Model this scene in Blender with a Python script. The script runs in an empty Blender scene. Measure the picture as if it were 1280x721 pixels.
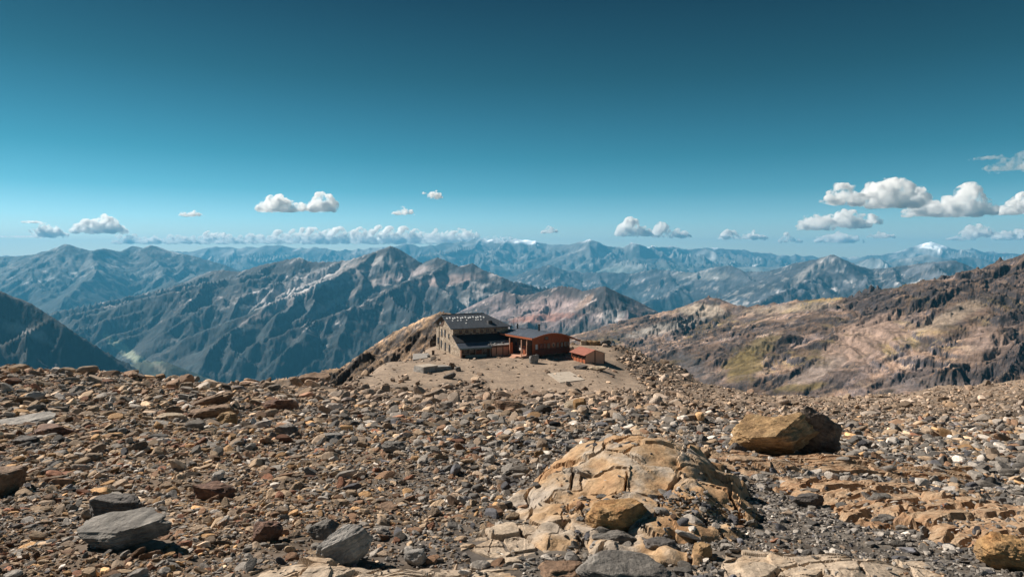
import bpy, bmesh, math, random
import numpy as np
from mathutils import Vector, noise as mnoise

sc = bpy.context.scene
COL = sc.collection
R = math.radians

# ------------------------------------------------------------------ camera, sky, sun, exposure
F = 850.0          # focal length in photograph pixels (1280 wide)
HOR = 318.0        # row of the horizon in the photograph
cam = bpy.data.cameras.new('camera'); cam.lens = 36 * F / 1280; cam.sensor_width = 36
cam.shift_y = -(360.5 - HOR) / 1280; cam.clip_start = 0.1; cam.clip_end = 400000
camo = bpy.data.objects.new('camera', cam); COL.objects.link(camo)
camo.rotation_euler = (math.pi / 2, 0, 0); sc.camera = camo

SUN_EL = 37.0
SUN_AZ = -60.0     # degrees from the view direction, negative = to the left
w = bpy.data.worlds.new("World"); sc.world = w; w.use_nodes = True
nt = w.node_tree
sky = nt.nodes.new('ShaderNodeTexSky'); sky.sky_type = 'NISHITA'; sky.sun_disc = False
sky.sun_elevation = R(SUN_EL); sky.sun_rotation = R(SUN_AZ)
sky.altitude = 3000; sky.air_density = 1; sky.dust_density = 0.6; sky.ozone_density = 1.5
tc = nt.nodes.new('ShaderNodeTexCoord'); sx = nt.nodes.new('ShaderNodeSeparateXYZ')
nt.links.new(tc.outputs['Generated'], sx.inputs[0])
rp = nt.nodes.new('ShaderNodeValToRGB'); rp.color_ramp.interpolation = 'LINEAR'
SKYR = [(0.0, (1.0, 1.0, 1.0)), (.02, (1.0, 1.0, 1.0)), (.05, (.72, 1.0, 1.0)), (.09, (.33, .76, .75)), (.138, (.18, .60, .57)),
        (.248, (.095, .35, .32)), (.346, (.055, .20, .205)), (.6, (.045, .17, .185)), (1.0, (.045, .16, .18))]
el = rp.color_ramp.elements
el[0].position = 0; el[0].color = (*[q * .65 for q in SKYR[0][1]], 1); el[1].position = 1; el[1].color = (*[q * .65 for q in SKYR[-1][1]], 1)
for p, c in SKYR[1:-1]:
    e = el.new(p); e.color = (*[q * .65 for q in c], 1)
nt.links.new(sx.outputs[2], rp.inputs[0])
mx = nt.nodes.new('ShaderNodeMix'); mx.data_type = 'RGBA'; mx.blend_type = 'MULTIPLY'; mx.inputs[0].default_value = 1
nt.links.new(sky.outputs[0], mx.inputs[6]); nt.links.new(rp.outputs[0], mx.inputs[7])
bg = nt.nodes['Background']; nt.links.new(mx.outputs[2], bg.inputs[0]); bg.inputs[1].default_value = 0.1

sl = bpy.data.lights.new('sun', 'SUN'); sl.energy = 5.0; sl.angle = R(0.5); sl.color = (1.0, .91, .80)
so = bpy.data.objects.new('sun', sl); COL.objects.link(so)
sdir = Vector((math.sin(R(SUN_AZ)) * math.cos(R(SUN_EL)), math.cos(R(SUN_AZ)) * math.cos(R(SUN_EL)), math.sin(R(SUN_EL))))
so.rotation_euler = sdir.to_track_quat('Z', 'Y').to_euler()
sc.view_settings.view_transform = 'Standard'; sc.view_settings.look = 'None'
sc.view_settings.exposure = 0.62; sc.view_settings.gamma = 1
sc.cycles.volume_bounces = 60; sc.cycles.max_bounces = 62; sc.cycles.diffuse_bounces = 3
sc.cycles.use_denoising = True

# ------------------------------------------------------------------ helpers
def px2(px, py, Y):
    return Vector(((px - 640) / F * Y, Y, -(py - HOR) / F * Y))

def link(o, parent=None):
    COL.objects.link(o)
    if parent is not None: o.parent = parent
    return o

def tag(o, label=None, cat=None, group=None, kind=None):
    if label: o['label'] = label
    if cat: o['category'] = cat
    if group: o['group'] = group
    if kind: o['kind'] = kind
    return o

def mesh_obj(name, verts, faces, mat, parent=None, smooth=False):
    m = bpy.data.meshes.new(name)
    m.from_pydata([tuple(v) for v in verts], [], [tuple(f) for f in faces])
    if mat: m.materials.append(mat)
    if smooth: m.polygons.foreach_set('use_smooth', [True] * len(m.polygons))
    m.update()
    return link(bpy.data.objects.new(name, m), parent)

def empty(name, loc, rz=0):
    o = bpy.data.objects.new(name, None); COL.objects.link(o)
    o.location = loc; o.rotation_euler = (0, 0, rz); o.empty_display_size = .5
    return o

def grid_obj(name, X, Y, Z, mat, colors=None, parent=None, smooth=True, keep=None):
    nr, nc = X.shape
    v = np.stack([X, Y, Z], -1).reshape(-1, 3).astype(np.float32)
    i = np.arange(nr * nc).reshape(nr, nc)
    q = np.stack([i[:-1, :-1], i[:-1, 1:], i[1:, 1:], i[1:, :-1]], -1).reshape(-1, 4)
    if keep is not None: q = q[keep.reshape(-1)]
    if keep is not None:
        used = np.unique(q); remap = -np.ones(nr * nc, int); remap[used] = np.arange(len(used))
        v = v[used]; q = remap[q]
        if colors is not None: colors = colors.reshape(-1, 3)[used]
    m = bpy.data.meshes.new(name)
    m.vertices.add(len(v)); m.vertices.foreach_set('co', v.ravel())
    m.loops.add(q.size); m.loops.foreach_set('vertex_index', q.ravel().astype(np.int32))
    m.polygons.add(len(q)); m.polygons.foreach_set('loop_start', np.arange(0, q.size, 4, dtype=np.int32))
    m.update(calc_edges=True)
    m.polygons.foreach_set('use_smooth', [smooth] * len(q))
    if colors is not None:
        a = m.attributes.new('tone', 'FLOAT_COLOR', 'POINT')
        c4 = np.ones((len(v), 4), np.float32); c4[:, :3] = colors.reshape(-1, 3)
        a.data.foreach_set('color', c4.ravel())
    m.materials.append(mat)
    return link(bpy.data.objects.new(name, m), parent)

# ---- numpy noise
def _h(ix, iy, s):
    n = (ix.astype(np.int64) * 374761393 + iy.astype(np.int64) * 668265263 + s * 1442695041) & 0xffffffff
    n = ((n ^ (n >> 13)) * 1274126177) & 0xffffffff
    n = ((n ^ (n >> 15)) * 2246822519) & 0xffffffff
    return (n ^ (n >> 16)).astype(np.float64) / 4294967295.0

def vnoise(x, y, s=0):
    ix = np.floor(x); iy = np.floor(y); fx = x - ix; fy = y - iy
    u = fx * fx * fx * (fx * (fx * 6 - 15) + 10); v = fy * fy * fy * (fy * (fy * 6 - 15) + 10)
    def g(a, b):
        an = _h(ix + a, iy + b, s) * 2 * np.pi
        return np.cos(an) * (fx - a) + np.sin(an) * (fy - b)
    return ((g(0, 0) * (1 - u) + g(1, 0) * u) * (1 - v) + (g(0, 1) * (1 - u) + g(1, 1) * u) * v) * 1.5

def fbm(x, y, o=4, s=0, gain=.5, ridged=False):
    a = 1.0; t = np.zeros_like(x); n = 0
    for k in range(o):
        q = vnoise(x * 2 ** k + 17.3 * k, y * 2 ** k - 9.1 * k, s + k)
        if ridged: q = 1 - 2 * np.abs(q)
        t += a * q; n += a; a *= gain
    return t / n

def erosion(x, y, dx, dy, s):
    ix = np.floor(x); iy = np.floor(y); fx = x - ix; fy = y - iy
    va = np.zeros_like(x); gx = np.zeros_like(x); gy = np.zeros_like(x); wt = np.zeros_like(x)
    for i in range(-1, 3):
        for j in range(-1, 3):
            hx = _h(ix + i - 1, iy + j - 1, s) * .5; hy = _h(ix + i - 1, iy + j - 1, s + 77) * .5
            ppx = fx - (i - .5) + hx - .25; ppy = fy - (j - .5) + hy - .25
            ww = np.exp(-(ppx ** 2 + ppy ** 2) * 2.2)
            mag = (ppx * dx + ppy * dy) * 2 * np.pi
            va += np.cos(mag) * ww; sn = -np.sin(mag) * ww
            gx += sn * dx; gy += sn * dy; wt += ww
    return va / wt, gx / wt, gy / wt

def sstep(a, b, x):
    t = np.clip((x - a) / (b - a), 0, 1); return t * t * (3 - 2 * t)

# ---- materials
def new_mat(name):
    m = bpy.data.materials.new(name); m.use_nodes = True
    return m, m.node_tree, m.node_tree.nodes['Principled BSDF']

def noise_node(n, scale, detail=6, rough=.6, vec=None, dist=0):
    k = n.nodes.new('ShaderNodeTexNoise'); k.inputs['Scale'].default_value = scale
    k.inputs['Detail'].default_value = detail; k.inputs['Roughness'].default_value = rough
    k.inputs['Distortion'].default_value = dist
    if vec is not None: n.links.new(vec, k.inputs['Vector'])
    return k

def ramp(n, src, stops):
    r = n.nodes.new('ShaderNodeValToRGB'); e = r.color_ramp.elements
    e[0].position = stops[0][0]; e[0].color = (*stops[0][1], 1)
    e[1].position = stops[-1][0]; e[1].color = (*stops[-1][1], 1)
    for p, c in stops[1:-1]:
        q = e.new(p); q.color = (*c, 1)
    n.links.new(src, r.inputs[0]); return r

def mixn(n, a, b, f=1.0, mode='MULTIPLY'):
    m = n.nodes.new('ShaderNodeMix'); m.data_type = 'RGBA'; m.blend_type = mode
    for sock, v in ((m.inputs[0], f), (m.inputs[6], a), (m.inputs[7], b)):
        if isinstance(v, (int, float)): sock.default_value = v
        elif isinstance(v, tuple): sock.default_value = (*v, 1)
        else: n.links.new(v, sock)
    return m.outputs[2]

def bump(n, src, b, strength, dist):
    k = n.nodes.new('ShaderNodeBump'); k.inputs['Strength'].default_value = strength
    k.inputs['Distance'].default_value = dist
    n.links.new(src, k.inputs['Height']); n.links.new(k.outputs[0], b.inputs['Normal'])

def tone_mat(name, scale, lo=.6, hi=1.35, bdist=1, bstr=.6, attr_type='GEOMETRY', rough=.9, coord='Object', dist=0.3, grain=None):
    m, n, b = new_mat(name)
    a = n.nodes.new('ShaderNodeAttribute'); a.attribute_type = attr_type; a.attribute_name = 'tone'
    t = n.nodes.new('ShaderNodeTexCoord'); v = t.outputs[coord]
    k = noise_node(n, scale, 8, .65, v, dist)
    r = ramp(n, k.outputs[0], [(.3, (lo,) * 3), (.7, (hi,) * 3)])
    c = mixn(n, a.outputs['Color'], r.outputs[0])
    if grain:
        g = noise_node(n, grain, 3, .7, v)
        r2 = ramp(n, g.outputs[0], [(.35, (.8, .8, .8)), (.65, (1.2, 1.18, 1.15))]); c = mixn(n, c, r2.outputs[0])
    n.links.new(c, b.inputs['Base Color']); b.inputs['Roughness'].default_value = rough
    b.inputs['Specular IOR Level'].default_value = .25
    bump(n, k.outputs[0], b, bstr, bdist)
    return m

def plain_mat(name, col, scale=3, lo=.75, hi=1.2, rough=.8, bdist=.02, metal=0, spec=.3, stretch=None):
    m, n, b = new_mat(name)
    t = n.nodes.new('ShaderNodeTexCoord'); v = t.outputs['Object']
    if stretch:
        mp = n.nodes.new('ShaderNodeMapping'); mp.inputs['Scale'].default_value = stretch
        n.links.new(v, mp.inputs[0]); v = mp.outputs[0]
    k = noise_node(n, scale, 6, .6, v)
    r = ramp(n, k.outputs[0], [(.3, tuple(x * lo for x in col)), (.7, tuple(min(1, x * hi) for x in col))])
    n.links.new(r.outputs[0], b.inputs['Base Color']); b.inputs['Roughness'].default_value = rough
    b.inputs['Metallic'].default_value = metal; b.inputs['Specular IOR Level'].default_value = spec
    bump(n, k.outputs[0], b, .5, bdist)
    return m

M = {}
M['mountain'] = tone_mat('mountain_rock', .004, .55, 1.5, 25, .7, dist=.6)
M['far_mountain'] = tone_mat('far_mountain_rock', .0012, .6, 1.4, 60, .7)
M['ridge'] = tone_mat('craggy_ridge_rock', .03, .45, 1.6, 3.5, .9, dist=.8, grain=.15)
M['hut_ridge'] = tone_mat('hut_ridge_rock', .22, .45, 1.6, .9, .9, dist=.8, grain=1.2)
M['ground'] = tone_mat('gravel_ground', 2.2, .55, 1.4, .06, .9, dist=.2, grain=16)
M['valley'] = tone_mat('valley_floor', .002, .5, 1.5, 20, .5)
M['stone'] = tone_mat('loose_stone', 1.7, .72, 1.3, .10, .55, attr_type='INSTANCER', dist=.6, grain=9)

# ------------------------------------------------------------------ near terrain: moraine slope and hut plateau
PZ = -27.5
def PY(py): return -PZ * F / (py - HOR)      # distance of a pixel row lying on the plateau
plat = [(PY(p), p) for p in (490, 480, 470, 460, 450, 440, 430)]
COLS = {
 -260: [(6, 960), (9.5, 745), (20, 600), (35, 515), (60, 458), (62, 458)],
 -60: [(6, 960), (10, 722), (20, 590), (38, 511), (60, 461), (62, 461)],
 60: [(6, 960), (10, 721), (20, 589), (38, 513), (60, 463), (62, 463)],
 130: [(6, 960), (10, 721), (20, 588), (38, 515), (61, 466), (64, 467)],
 200: [(6, 960), (10, 721), (20, 588), (40, 516), (66, 476), (68, 477)],
 330: [(6, 960), (10, 721), (20, 586), (40, 521), (82, 480), (85, 480)],
 400: [(6, 960), (10, 721), (20, 585), (40, 524), (80, 492), (104, 479), (108, 478)],
 440: [(6, 960), (10, 721), (20, 585), (40, 525), (80, 497), (120, 487), (144, 479), (154, 472), (158, 471)],
 480: [(6, 960), (10, 721), (20, 584), (40, 526), (80, 502), (120, 491)] + plat[1:5],
 540: [(6, 960), (10, 721), (20, 583), (40, 527), (80, 505), (120, 493)] + plat,
 640: [(6, 960), (10, 721), (20, 583), (40, 528), (80, 506), (120, 495)] + plat,
 740: [(6, 960), (10, 721), (20, 583), (40, 529), (80, 507), (120, 495)] + plat,
 790: [(6, 960), (10, 721), (20, 584), (40, 530), (80, 509), (125, 494), (160, 476), (200, 437), (208, 432)],
 840: [(6, 960), (10, 721), (20, 585), (40, 533), (80, 510), (125, 497), (160, 478), (188, 456)],
 900: [(6, 960), (10, 721), (20, 588), (40, 537), (80, 512), (125, 500), (160, 487), (172, 483)],
 1000: [(6, 960), (10, 721), (20, 593), (40, 543), (80, 515), (125, 500), (150, 497)],
 1100: [(6, 960), (10, 722), (20, 597), (40, 549), (80, 516), (115, 498), (128, 494)],
 1200: [(6, 960), (10, 724), (20, 602), (40, 551), (80, 512), (115, 486), (120, 484)],
 1290: [(6, 960), (10, 726), (20, 604), (40, 551), (80, 504), (115, 475), (118, 474)],
 1420: [(6, 960), (10, 730), (20, 604), (40, 546), (80, 494), (115, 462), (118, 461)],
 1560: [(6, 960), (10, 735), (20, 604), (40, 540), (80, 484), (115, 452), (118, 451)],
}
NPX, NYY = 760, 560
gpx = np.linspace(-220, 1520, NPX)
gly = np.linspace(math.log(6), math.log(620), NYY)
ly = gly
keys = sorted(COLS)
prof = []
for k in keys:
    a = np.array(COLS[k], float); Yc = a[:, 0]; Zc = -(a[:, 1] - HOR) / F * Yc
    # drop-off behind the crest
    e = Yc[-1]; ze = Zc[-1]
    Yc = np.append(Yc, [e + 12, e + 60, e + 200, 800]); Zc = np.append(Zc, [ze - 5, ze - 32, ze - 110, ze - 330])
    prof.append(np.interp(np.exp(ly), Yc, Zc))
prof = np.array(prof)
u = np.interp(gpx, keys, np.arange(len(keys)))
i0 = np.clip(np.floor(u).astype(int), 0, len(keys) - 2); f = u - i0; f = f * f * (3 - 2 * f)
GZ = (prof[i0] * (1 - f)[:, None] + prof[i0 + 1] * f[:, None])
def blur(A, r, ax):
    k = np.exp(-np.linspace(-2, 2, 2 * r + 1) ** 2); k /= k.sum()
    P = np.pad(A, [(r, r) if i == ax else (0, 0) for i in range(2)], mode='edge')
    return sum(k[j] * np.take(P, range(j, j + A.shape[ax]), ax) for j in range(2 * r + 1))
GZ = blur(blur(GZ, 12, 0), 4, 1)
GX = (gpx[:, None] - 640) / F * np.exp(ly)[None]; GYY = np.repeat(np.exp(ly)[None], NPX, 0)

def plateau_mask(x, y):
    px = x / y * F + 640; py = HOR - PZ * F / y
    n = vnoise(x * .12, y * .12, 5) * 7 + vnoise(x * .4, y * .4, 6) * 3
    front = np.interp(px, [430, 455, 480, 520, 548, 575, 600, 640, 700, 790, 830], [470, 488, 494, 493, 484, 477, 480, 493, 498, 495, 480])
    m = sstep(-5, 6, front + n - py)
    m *= sstep(452, 466, px + n - (py - 460) * -.5) * (1 - sstep(775, 795, px + n - (py - 455) * 1.1))
    return m * sstep(116, 122, y)
pm = plateau_mask(GX, GYY)
far_f = np.clip(GYY / 40, .35, 3)
lump = fbm(GX / 6, GYY / 6, 4, 11) * .45 * far_f + fbm(GX / 1.1, GYY / 1.1, 3, 14) * .10
GZ = GZ + lump * (1 - .88 * pm) + fbm(GX / 3, GYY / 3, 3, 9) * .06

def H(x, y):
    x = np.asarray(x, float); y = np.asarray(y, float)
    a = ((x / y * F + 640) - gpx[0]) / (gpx[1] - gpx[0]); b = (np.log(y) - gly[0]) / (gly[1] - gly[0])
    a = np.clip(a, 0, NPX - 1.001); b = np.clip(b, 0, NYY - 1.001)
    ia = a.astype(int); ib = b.astype(int); fa = a - ia; fb = b - ib
    return ((GZ[ia, ib] * (1 - fa) + GZ[ia + 1, ib] * fa) * (1 - fb) + (GZ[ia, ib + 1] * (1 - fa) + GZ[ia + 1, ib + 1] * fa) * fb)

def hit(px, py):
    """first ground point seen through a photograph pixel"""
    Y = np.exp(np.linspace(math.log(6.5), math.log(400), 3000)); x = (px - 640) / F * Y
    z = H(x, Y); ray = -(py - HOR) / F * Y
    i = int(np.argmax(z >= ray))
    if not (z >= ray).any(): i = int(np.argmax((z - ray)))
    return Vector((x[i], Y[i], z[i]))

def lerp3(a, b, t): return a * (1 - t[..., None]) + b * t[..., None]
C = lambda *c: np.array(c, float)
def ground_colors(x, y):
    n1 = fbm(x / 9, y / 9, 4, 31); n2 = fbm(x / 2.5, y / 2.5, 3, 37)
    base = lerp3(C(.095, .075, .058), C(.125, .092, .066), sstep(-.3, .3, n1))
    base = lerp3(base, C(.12, .11, .105), sstep(.0, .4, n2) * .6)
    px = x / y * F + 640
    left = sstep(620, 200, px)
    base = lerp3(base, C(.17, .12, .08), left * .5)
    grey = sstep(560, 700, px) * sstep(34, 16, y)
    base = lerp3(base, C(.13, .115, .10), grey * .8)
    farr = sstep(70, 110, y) * sstep(820, 900, px)
    base = lerp3(base, C(.27, .205, .155), farr * .8)
    m = plateau_mask(x, y)
    n3 = fbm(x / 5, y / 9, 4, 39)
    sand = lerp3(C(.27, .205, .155), C(.34, .26, .195), sstep(-.4, .4, n2))
    sand = lerp3(sand, C(.20, .155, .12), sstep(.0, .35, n3) * .75)
    return lerp3(base, sand, m)
gc = ground_colors(GX, GYY)
tag(grid_obj('ground', GX.T, GYY.T, GZ.T, M['ground'], gc.transpose(1, 0, 2)), 'gravel slope of the moraine and sandy hut plateau', kind='structure')

# ------------------------------------------------------------------ mountains
def build_range(name, label, crest, px0, px1, step, Y0, Y1, rows, slope=.6, spur_every=2, spur_len=1500, spur_dir=(0, -1), spur_slope=.28,
                spur_side=.6, ef=400., ea=.28, floor=-1690, colfn=None, mat='mountain', seed=1, bscale=1.0, extra=(), smooth=(), spires=(), steep=(), jag=1.0, blobs=(), octv=5, wander=.5, terr=None, subs=True, crag=0, jit=.9, jstep=6.):
    rnd = random.Random(seed)
    if jit:
        cc = []
        for (a, b, c), (a2, b2, c2) in zip(crest[:-1], crest[1:]):
            nn = max(1, int((a2 - a) / jstep)); cc.append((a, b, c))
            for q in range(1, nn):
                t = q / nn; cc.append((a + (a2 - a) * t, b + (b2 - b) * t - rnd.uniform(-.8, 1) * jit, c + (c2 - c) * t))
        spur_every = max(1, int(spur_every * len(cc) / len(crest))); crest = cc + [crest[-1]]
    P = [px2(a, b, c) for a, b, c in crest]
    segs = [(P[i], P[i + 1], slope) for i in range(len(P) - 1)]
    for i in range(1, len(P) - 1, spur_every):
        for sgn in (1, -1):
            if sgn < 0 and rnd.random() < .4: continue
            d = math.atan2(spur_dir[1] * sgn, spur_dir[0] * sgn) + rnd.uniform(-.35, .35)
            p = P[i].copy(); L = spur_len * rnd.uniform(.7, 1.25) * (1 if sgn > 0 else .6); ss = spur_slope * rnd.uniform(.8, 1.25)
            for k in range(4):
                q = p + Vector((math.cos(d), math.sin(d), -ss)) * (L / 4)
                segs.append((p, q, spur_side))
                if subs:
                    for sd in (1, -1):
                        if rnd.random() < .3: continue
                        d2 = d + sd * rnd.uniform(.6, 1.1); p2 = p.lerp(q, rnd.uniform(.2, .9)); l2 = L * rnd.uniform(.16, .30)
                        for kk in range(2):
                            q2 = p2 + Vector((math.cos(d2), math.sin(d2), -spur_side * rnd.uniform(.55, .75))) * (l2 / 2)
                            segs.append((p2, q2, spur_side * 1.12)); p2 = q2; d2 += rnd.uniform(-.4, .4)
                p = q; d += rnd.uniform(-wander, wander); ss *= 1.12
    for a, b in extra:
        segs.append((px2(*a), px2(*b), spur_side))
    for a, b, ss in steep:
        segs.append((px2(*a), px2(*b), ss))
    for a, b, c, ss in spires:
        q = px2(a, b, c); segs.append((q, q + Vector((c * .002, -c * .004, -c * .004)), ss))
    px = np.arange(px0, px1 + step, step); yy = np.exp(np.linspace(math.log(Y0), math.log(Y1), rows))
    X = (px[None] - 640) / F * yy[:, None]; Y = np.repeat(yy[:, None], len(px), 1)
    wx = fbm(X / (ef * 3), Y / (ef * 3), 3, seed + 50) * ef * .55; wy = fbm(X / (ef * 3), Y / (ef * 3), 3, seed + 60) * ef * .55
    def base(x, y):
        h = np.full(x.shape, float(floor)) + 0.0
        for a, b, s in segs:
            dx, dy = b.x - a.x, b.y - a.y; L2 = dx * dx + dy * dy + 1e-9
            t = np.clip(((x - a.x) * dx + (y - a.y) * dy) / L2, 0, 1)
            dd = np.sqrt((x - a.x - t * dx) ** 2 + (y - a.y - t * dy) ** 2)
            z = a.z + t * (b.z - a.z) - s * dd * (1.0 + .25 * np.exp(-dd / (ef * 1.2)))
            h = np.maximum(h, z)
        return h
    crest_line = np.interp(px, [c[0] for c in crest], [c[2] for c in crest])
    mainz = np.interp(px, [c[0] for c in crest], [-(c[1] - HOR) / F * c[2] for c in crest])
    dc = np.abs(Y - crest_line[None])
    wfade = sstep(0, ef * 3, dc)
    Xw, Yw = X + wx * wfade, Y + wy * wfade
    def slopes(Q):
        qx = np.gradient(Q, axis=1) / step * F / Y
        return qx, np.gradient(Q, axis=0) / np.gradient(Y, axis=0) - qx * X / Y
    h = base(Xw, Yw); hx, hy = slopes(h); hx = blur(blur(hx, 2, 0), 2, 1); hy = blur(blur(hy, 2, 0), 2, 1)
    g = np.sqrt(hx ** 2 + hy ** 2) + 1e-6
    flat = sstep(.03, .25, g)
    dirx, diry = hy / g, -hx / g
    # rows of gullies that run downhill, octave by octave
    tot = np.zeros_like(h); gx = np.zeros_like(h); gy = np.zeros_like(h); a = 1.0; fr = 1.0 / ef
    for k in range(octv):
        ddx = dirx + gy * .75; ddy = diry - gx * .75; ln = np.sqrt(ddx ** 2 + ddy ** 2) + 1e-6
        sc_ = np.minimum(ln, 1.25) / ln
        v, ax, ay = erosion(X * fr + 31 * k, Y * fr - 17 * k, ddx * sc_, ddy * sc_, seed * 7 + k)
        v = 1 - 2 * np.sqrt(np.clip((1 - v) / 2, 0, 1)); tot += (v + .25) * a; gx += ax * a; gy += ay * a; a *= .60; fr *= 1.95
    tot *= .3 + .85 * sstep(-.4, .4, fbm(X / (ef * 2.5), Y / (ef * 2.5), 2, seed + 81))
    mid = sstep(0, ef * 1.0, dc) * .88 + .12 * jag
    rg = fbm(X / (ef * .6), Y / (ef * .6), 4, seed + 5, ridged=True)
    S = np.ones_like(h)
    for bx, by, rx, ry, ang in smooth:
        ppx = X / Y * F + 640; ppy = HOR - h / Y * F; ca, sa = math.cos(R(ang)), math.sin(R(ang))
        d = (((ppx - bx) * ca + (ppy - by) * sa) / rx) ** 2 + ((-(ppx - bx) * sa + (ppy - by) * ca) / ry) ** 2
        S = S * (1 - .85 * sstep(1.7, .3, d + .4 * fbm(X / 60, Y / 60, 3, 7)))
    Z = h + ((tot - 1.25) * S - 1.0 * (1 - S)) * ef * ea * .5 * mid * (0.15 + .85 * flat) + (rg - .4) * ef * .07 * mid * flat * S
    Z += fbm(X / (ef * .16), Y / (ef * .16), 4, seed + 9, gain=.65, ridged=True) * ef * .030 * jag * flat * (.35 + .65 * sstep(.3, .9, g))
    if terr:
        th, tam, tdx, tdy = terr
        q = (Z + tdx * X + tdy * Y + fbm(X / (th * 7), Y / (th * 7), 3, seed + 71) * th * 1.6) / th
        fr_ = q - np.floor(q); tm = sstep(-.3, .25, fbm(X / (th * 9), Y / (th * 9), 2, seed + 73))
        Z += (sstep(.55, .95, fr_) - fr_) * th * tam * tm * flat * mid
        q = q * 3.3; fr_ = q - np.floor(q); Z += (sstep(.5, .95, fr_) - fr_) * th / 3.3 * tam * tm * flat * mid
    if crag: Z += (fbm(X / crag, Y / crag, 5, seed + 13, gain=.6, ridged=True) * S - .6 + .25 * (1 - S)) * crag * .16 * sstep(-.2, .35, fbm(X / (crag * 6), Y / (crag * 6), 3, seed + 14)) * (.3 + .7 * flat) * np.minimum(1, mid + .12)
    Z = np.maximum(Z, floor + 3 + fbm(X / 900, Y / 900, 3, seed) * 4)
    # slope for the colouring
    dzx, dzy = slopes(Z)
    sl_ = np.sqrt(dzx ** 2 + dzy ** 2)
    ppx = X / Y * F + 640; ppy = HOR - Z / Y * F
    big = fbm(X / (ef * 2.2), Y / (ef * 2.2), 4, seed + 21); fine = fbm(X / (ef * .35), Y / (ef * .35), 4, seed + 22)
    col = colfn(X, Y, Z, sl_, tot, big, fine, ppx, ppy)
    dip = .42; q = (Z - dip * X) / (ef * .30); al = (X + dip * Z) / (ef * 3.0)
    stq = vnoise(q + fine * .8, al + Y / (ef * 2), seed + 90) + .6 * vnoise(q * 2.7, al * 2 + Y / ef, seed + 91)
    pale_strata = sstep(.12, .55, stq)[..., None]; drk = sstep(-.1, -.5, stq)[..., None]  # masks of the paler and darker rock strata bands
    col = col * (1 + 1.3 * pale_strata) * (1 - .35 * drk)
    for bx, by, rx, ry, ang, cc, st in blobs:
        ca, sa = math.cos(R(ang)), math.sin(R(ang)); ux = (ppx - bx) * ca + (ppy - by) * sa; uy = -(ppx - bx) * sa + (ppy - by) * ca
        d = (ux / rx) ** 2 + (uy / ry) ** 2
        wgt = sstep(1.5, .3, d + fine * 1.3 + tot * .35) * st
        col = lerp3(col, C(*cc) * bscale, wgt)
    o = grid_obj(name, X, Y, Z, M[mat], col)
    return tag(o, label, kind='structure')

def alpine(rock, dark, veg, scree, snow=None, veg_z=-700, scree_amt=.5, snow_px=()):
    rock, dark, veg, scree = C(*rock), C(*dark), C(*veg), C(*scree)
    def fn(X, Y, Z, s, t, big, fine, px, py):
        c = lerp3(rock, dark, sstep(-.2, .35, big + fine * .5))
        v = sstep(veg_z + 250, veg_z - 250, Z + big * 500 + fine * 200)
        c = lerp3(c, veg, v * .9)
        sm = sstep(.0, .35, fine + big * .8 - .15 - t * .18) * sstep(.95, .45, s) * (1 - v * .8) * scree_amt
        c = lerp3(c, scree, sm)
        if snow_px:
            m = np.zeros_like(Z)
            for a, b, zc in snow_px:
                m = np.maximum(m, sstep(a - 12, a + 5, px) * (1 - sstep(b - 5, b + 12, px)) * sstep(zc - 60, zc + 60, Z + fine * 260 - s * 60))
            c = lerp3(c, C(.85, .88, .92), m)
        return c
    return fn

SCR = (.36, .33, .31)
build_range('far_mountains', 'hazy teal far range with snowy summits along the horizon',
    [(-120, 321, 30360), (150, 319, 30360), (200, 313, 30360), (240, 314, 29700), (262, 309, 29700), (300, 311, 29700), (340, 307, 29700), (370, 310, 29700), (400, 309, 29040),
     (440, 313, 29040), (470, 309, 29040), (500, 305, 29040), (530, 307, 29040), (560, 303, 29040), (585, 302, 29040), (600, 299, 29040), (625, 301, 29040),
     (645, 297, 29040), (660, 299, 29040), (680, 303, 29040), (700, 305, 27720), (718, 304, 26400), (738, 298, 25080), (747, 304, 25080), (768, 308, 26400), (780, 308, 26400),
     (790, 302, 25080), (800, 308, 25080), (830, 308, 27720), (860, 311, 29040), (880, 309, 29040), (910, 311, 29700), (940, 314, 30360), (980, 318, 30360), (1010, 319, 30360),
     (1060, 321, 30360), (1100, 318, 29040), (1130, 313, 29040), (1148, 306, 29040), (1156, 303, 29040), (1163, 301, 29040), (1169, 304, 29040), (1178, 308, 29040), (1198, 311, 29040), (1214, 309, 29040), (1226, 315, 29040),
     (1255, 315, 29040), (1280, 318, 29040), (1400, 322, 29040)],
    -60, 1340, 1.5, 16000, 32500, 150, slope=.28, spur_every=1, spur_len=6000, spur_slope=.10, spur_side=.30, ef=1600., ea=.30, mat='far_mountain', jit=2.2, jstep=7., seed=3, jag=.9,
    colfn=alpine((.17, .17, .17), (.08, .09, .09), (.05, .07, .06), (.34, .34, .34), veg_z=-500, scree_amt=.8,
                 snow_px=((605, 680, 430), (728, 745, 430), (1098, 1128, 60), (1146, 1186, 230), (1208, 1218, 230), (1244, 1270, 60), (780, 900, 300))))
build_range('snow_foothills', 'pale blue range under the snowy massif at the right',
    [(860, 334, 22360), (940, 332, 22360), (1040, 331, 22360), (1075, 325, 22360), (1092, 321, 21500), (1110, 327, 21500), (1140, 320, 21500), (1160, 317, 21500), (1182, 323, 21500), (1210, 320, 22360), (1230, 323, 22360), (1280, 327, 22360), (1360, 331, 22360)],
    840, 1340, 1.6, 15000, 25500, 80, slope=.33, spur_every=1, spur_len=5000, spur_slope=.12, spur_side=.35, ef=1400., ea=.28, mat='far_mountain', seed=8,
    colfn=alpine((.17, .17, .17), (.08, .09, .09), (.05, .07, .06), (.38, .38, .38), veg_z=-700, scree_amt=.8))
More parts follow.
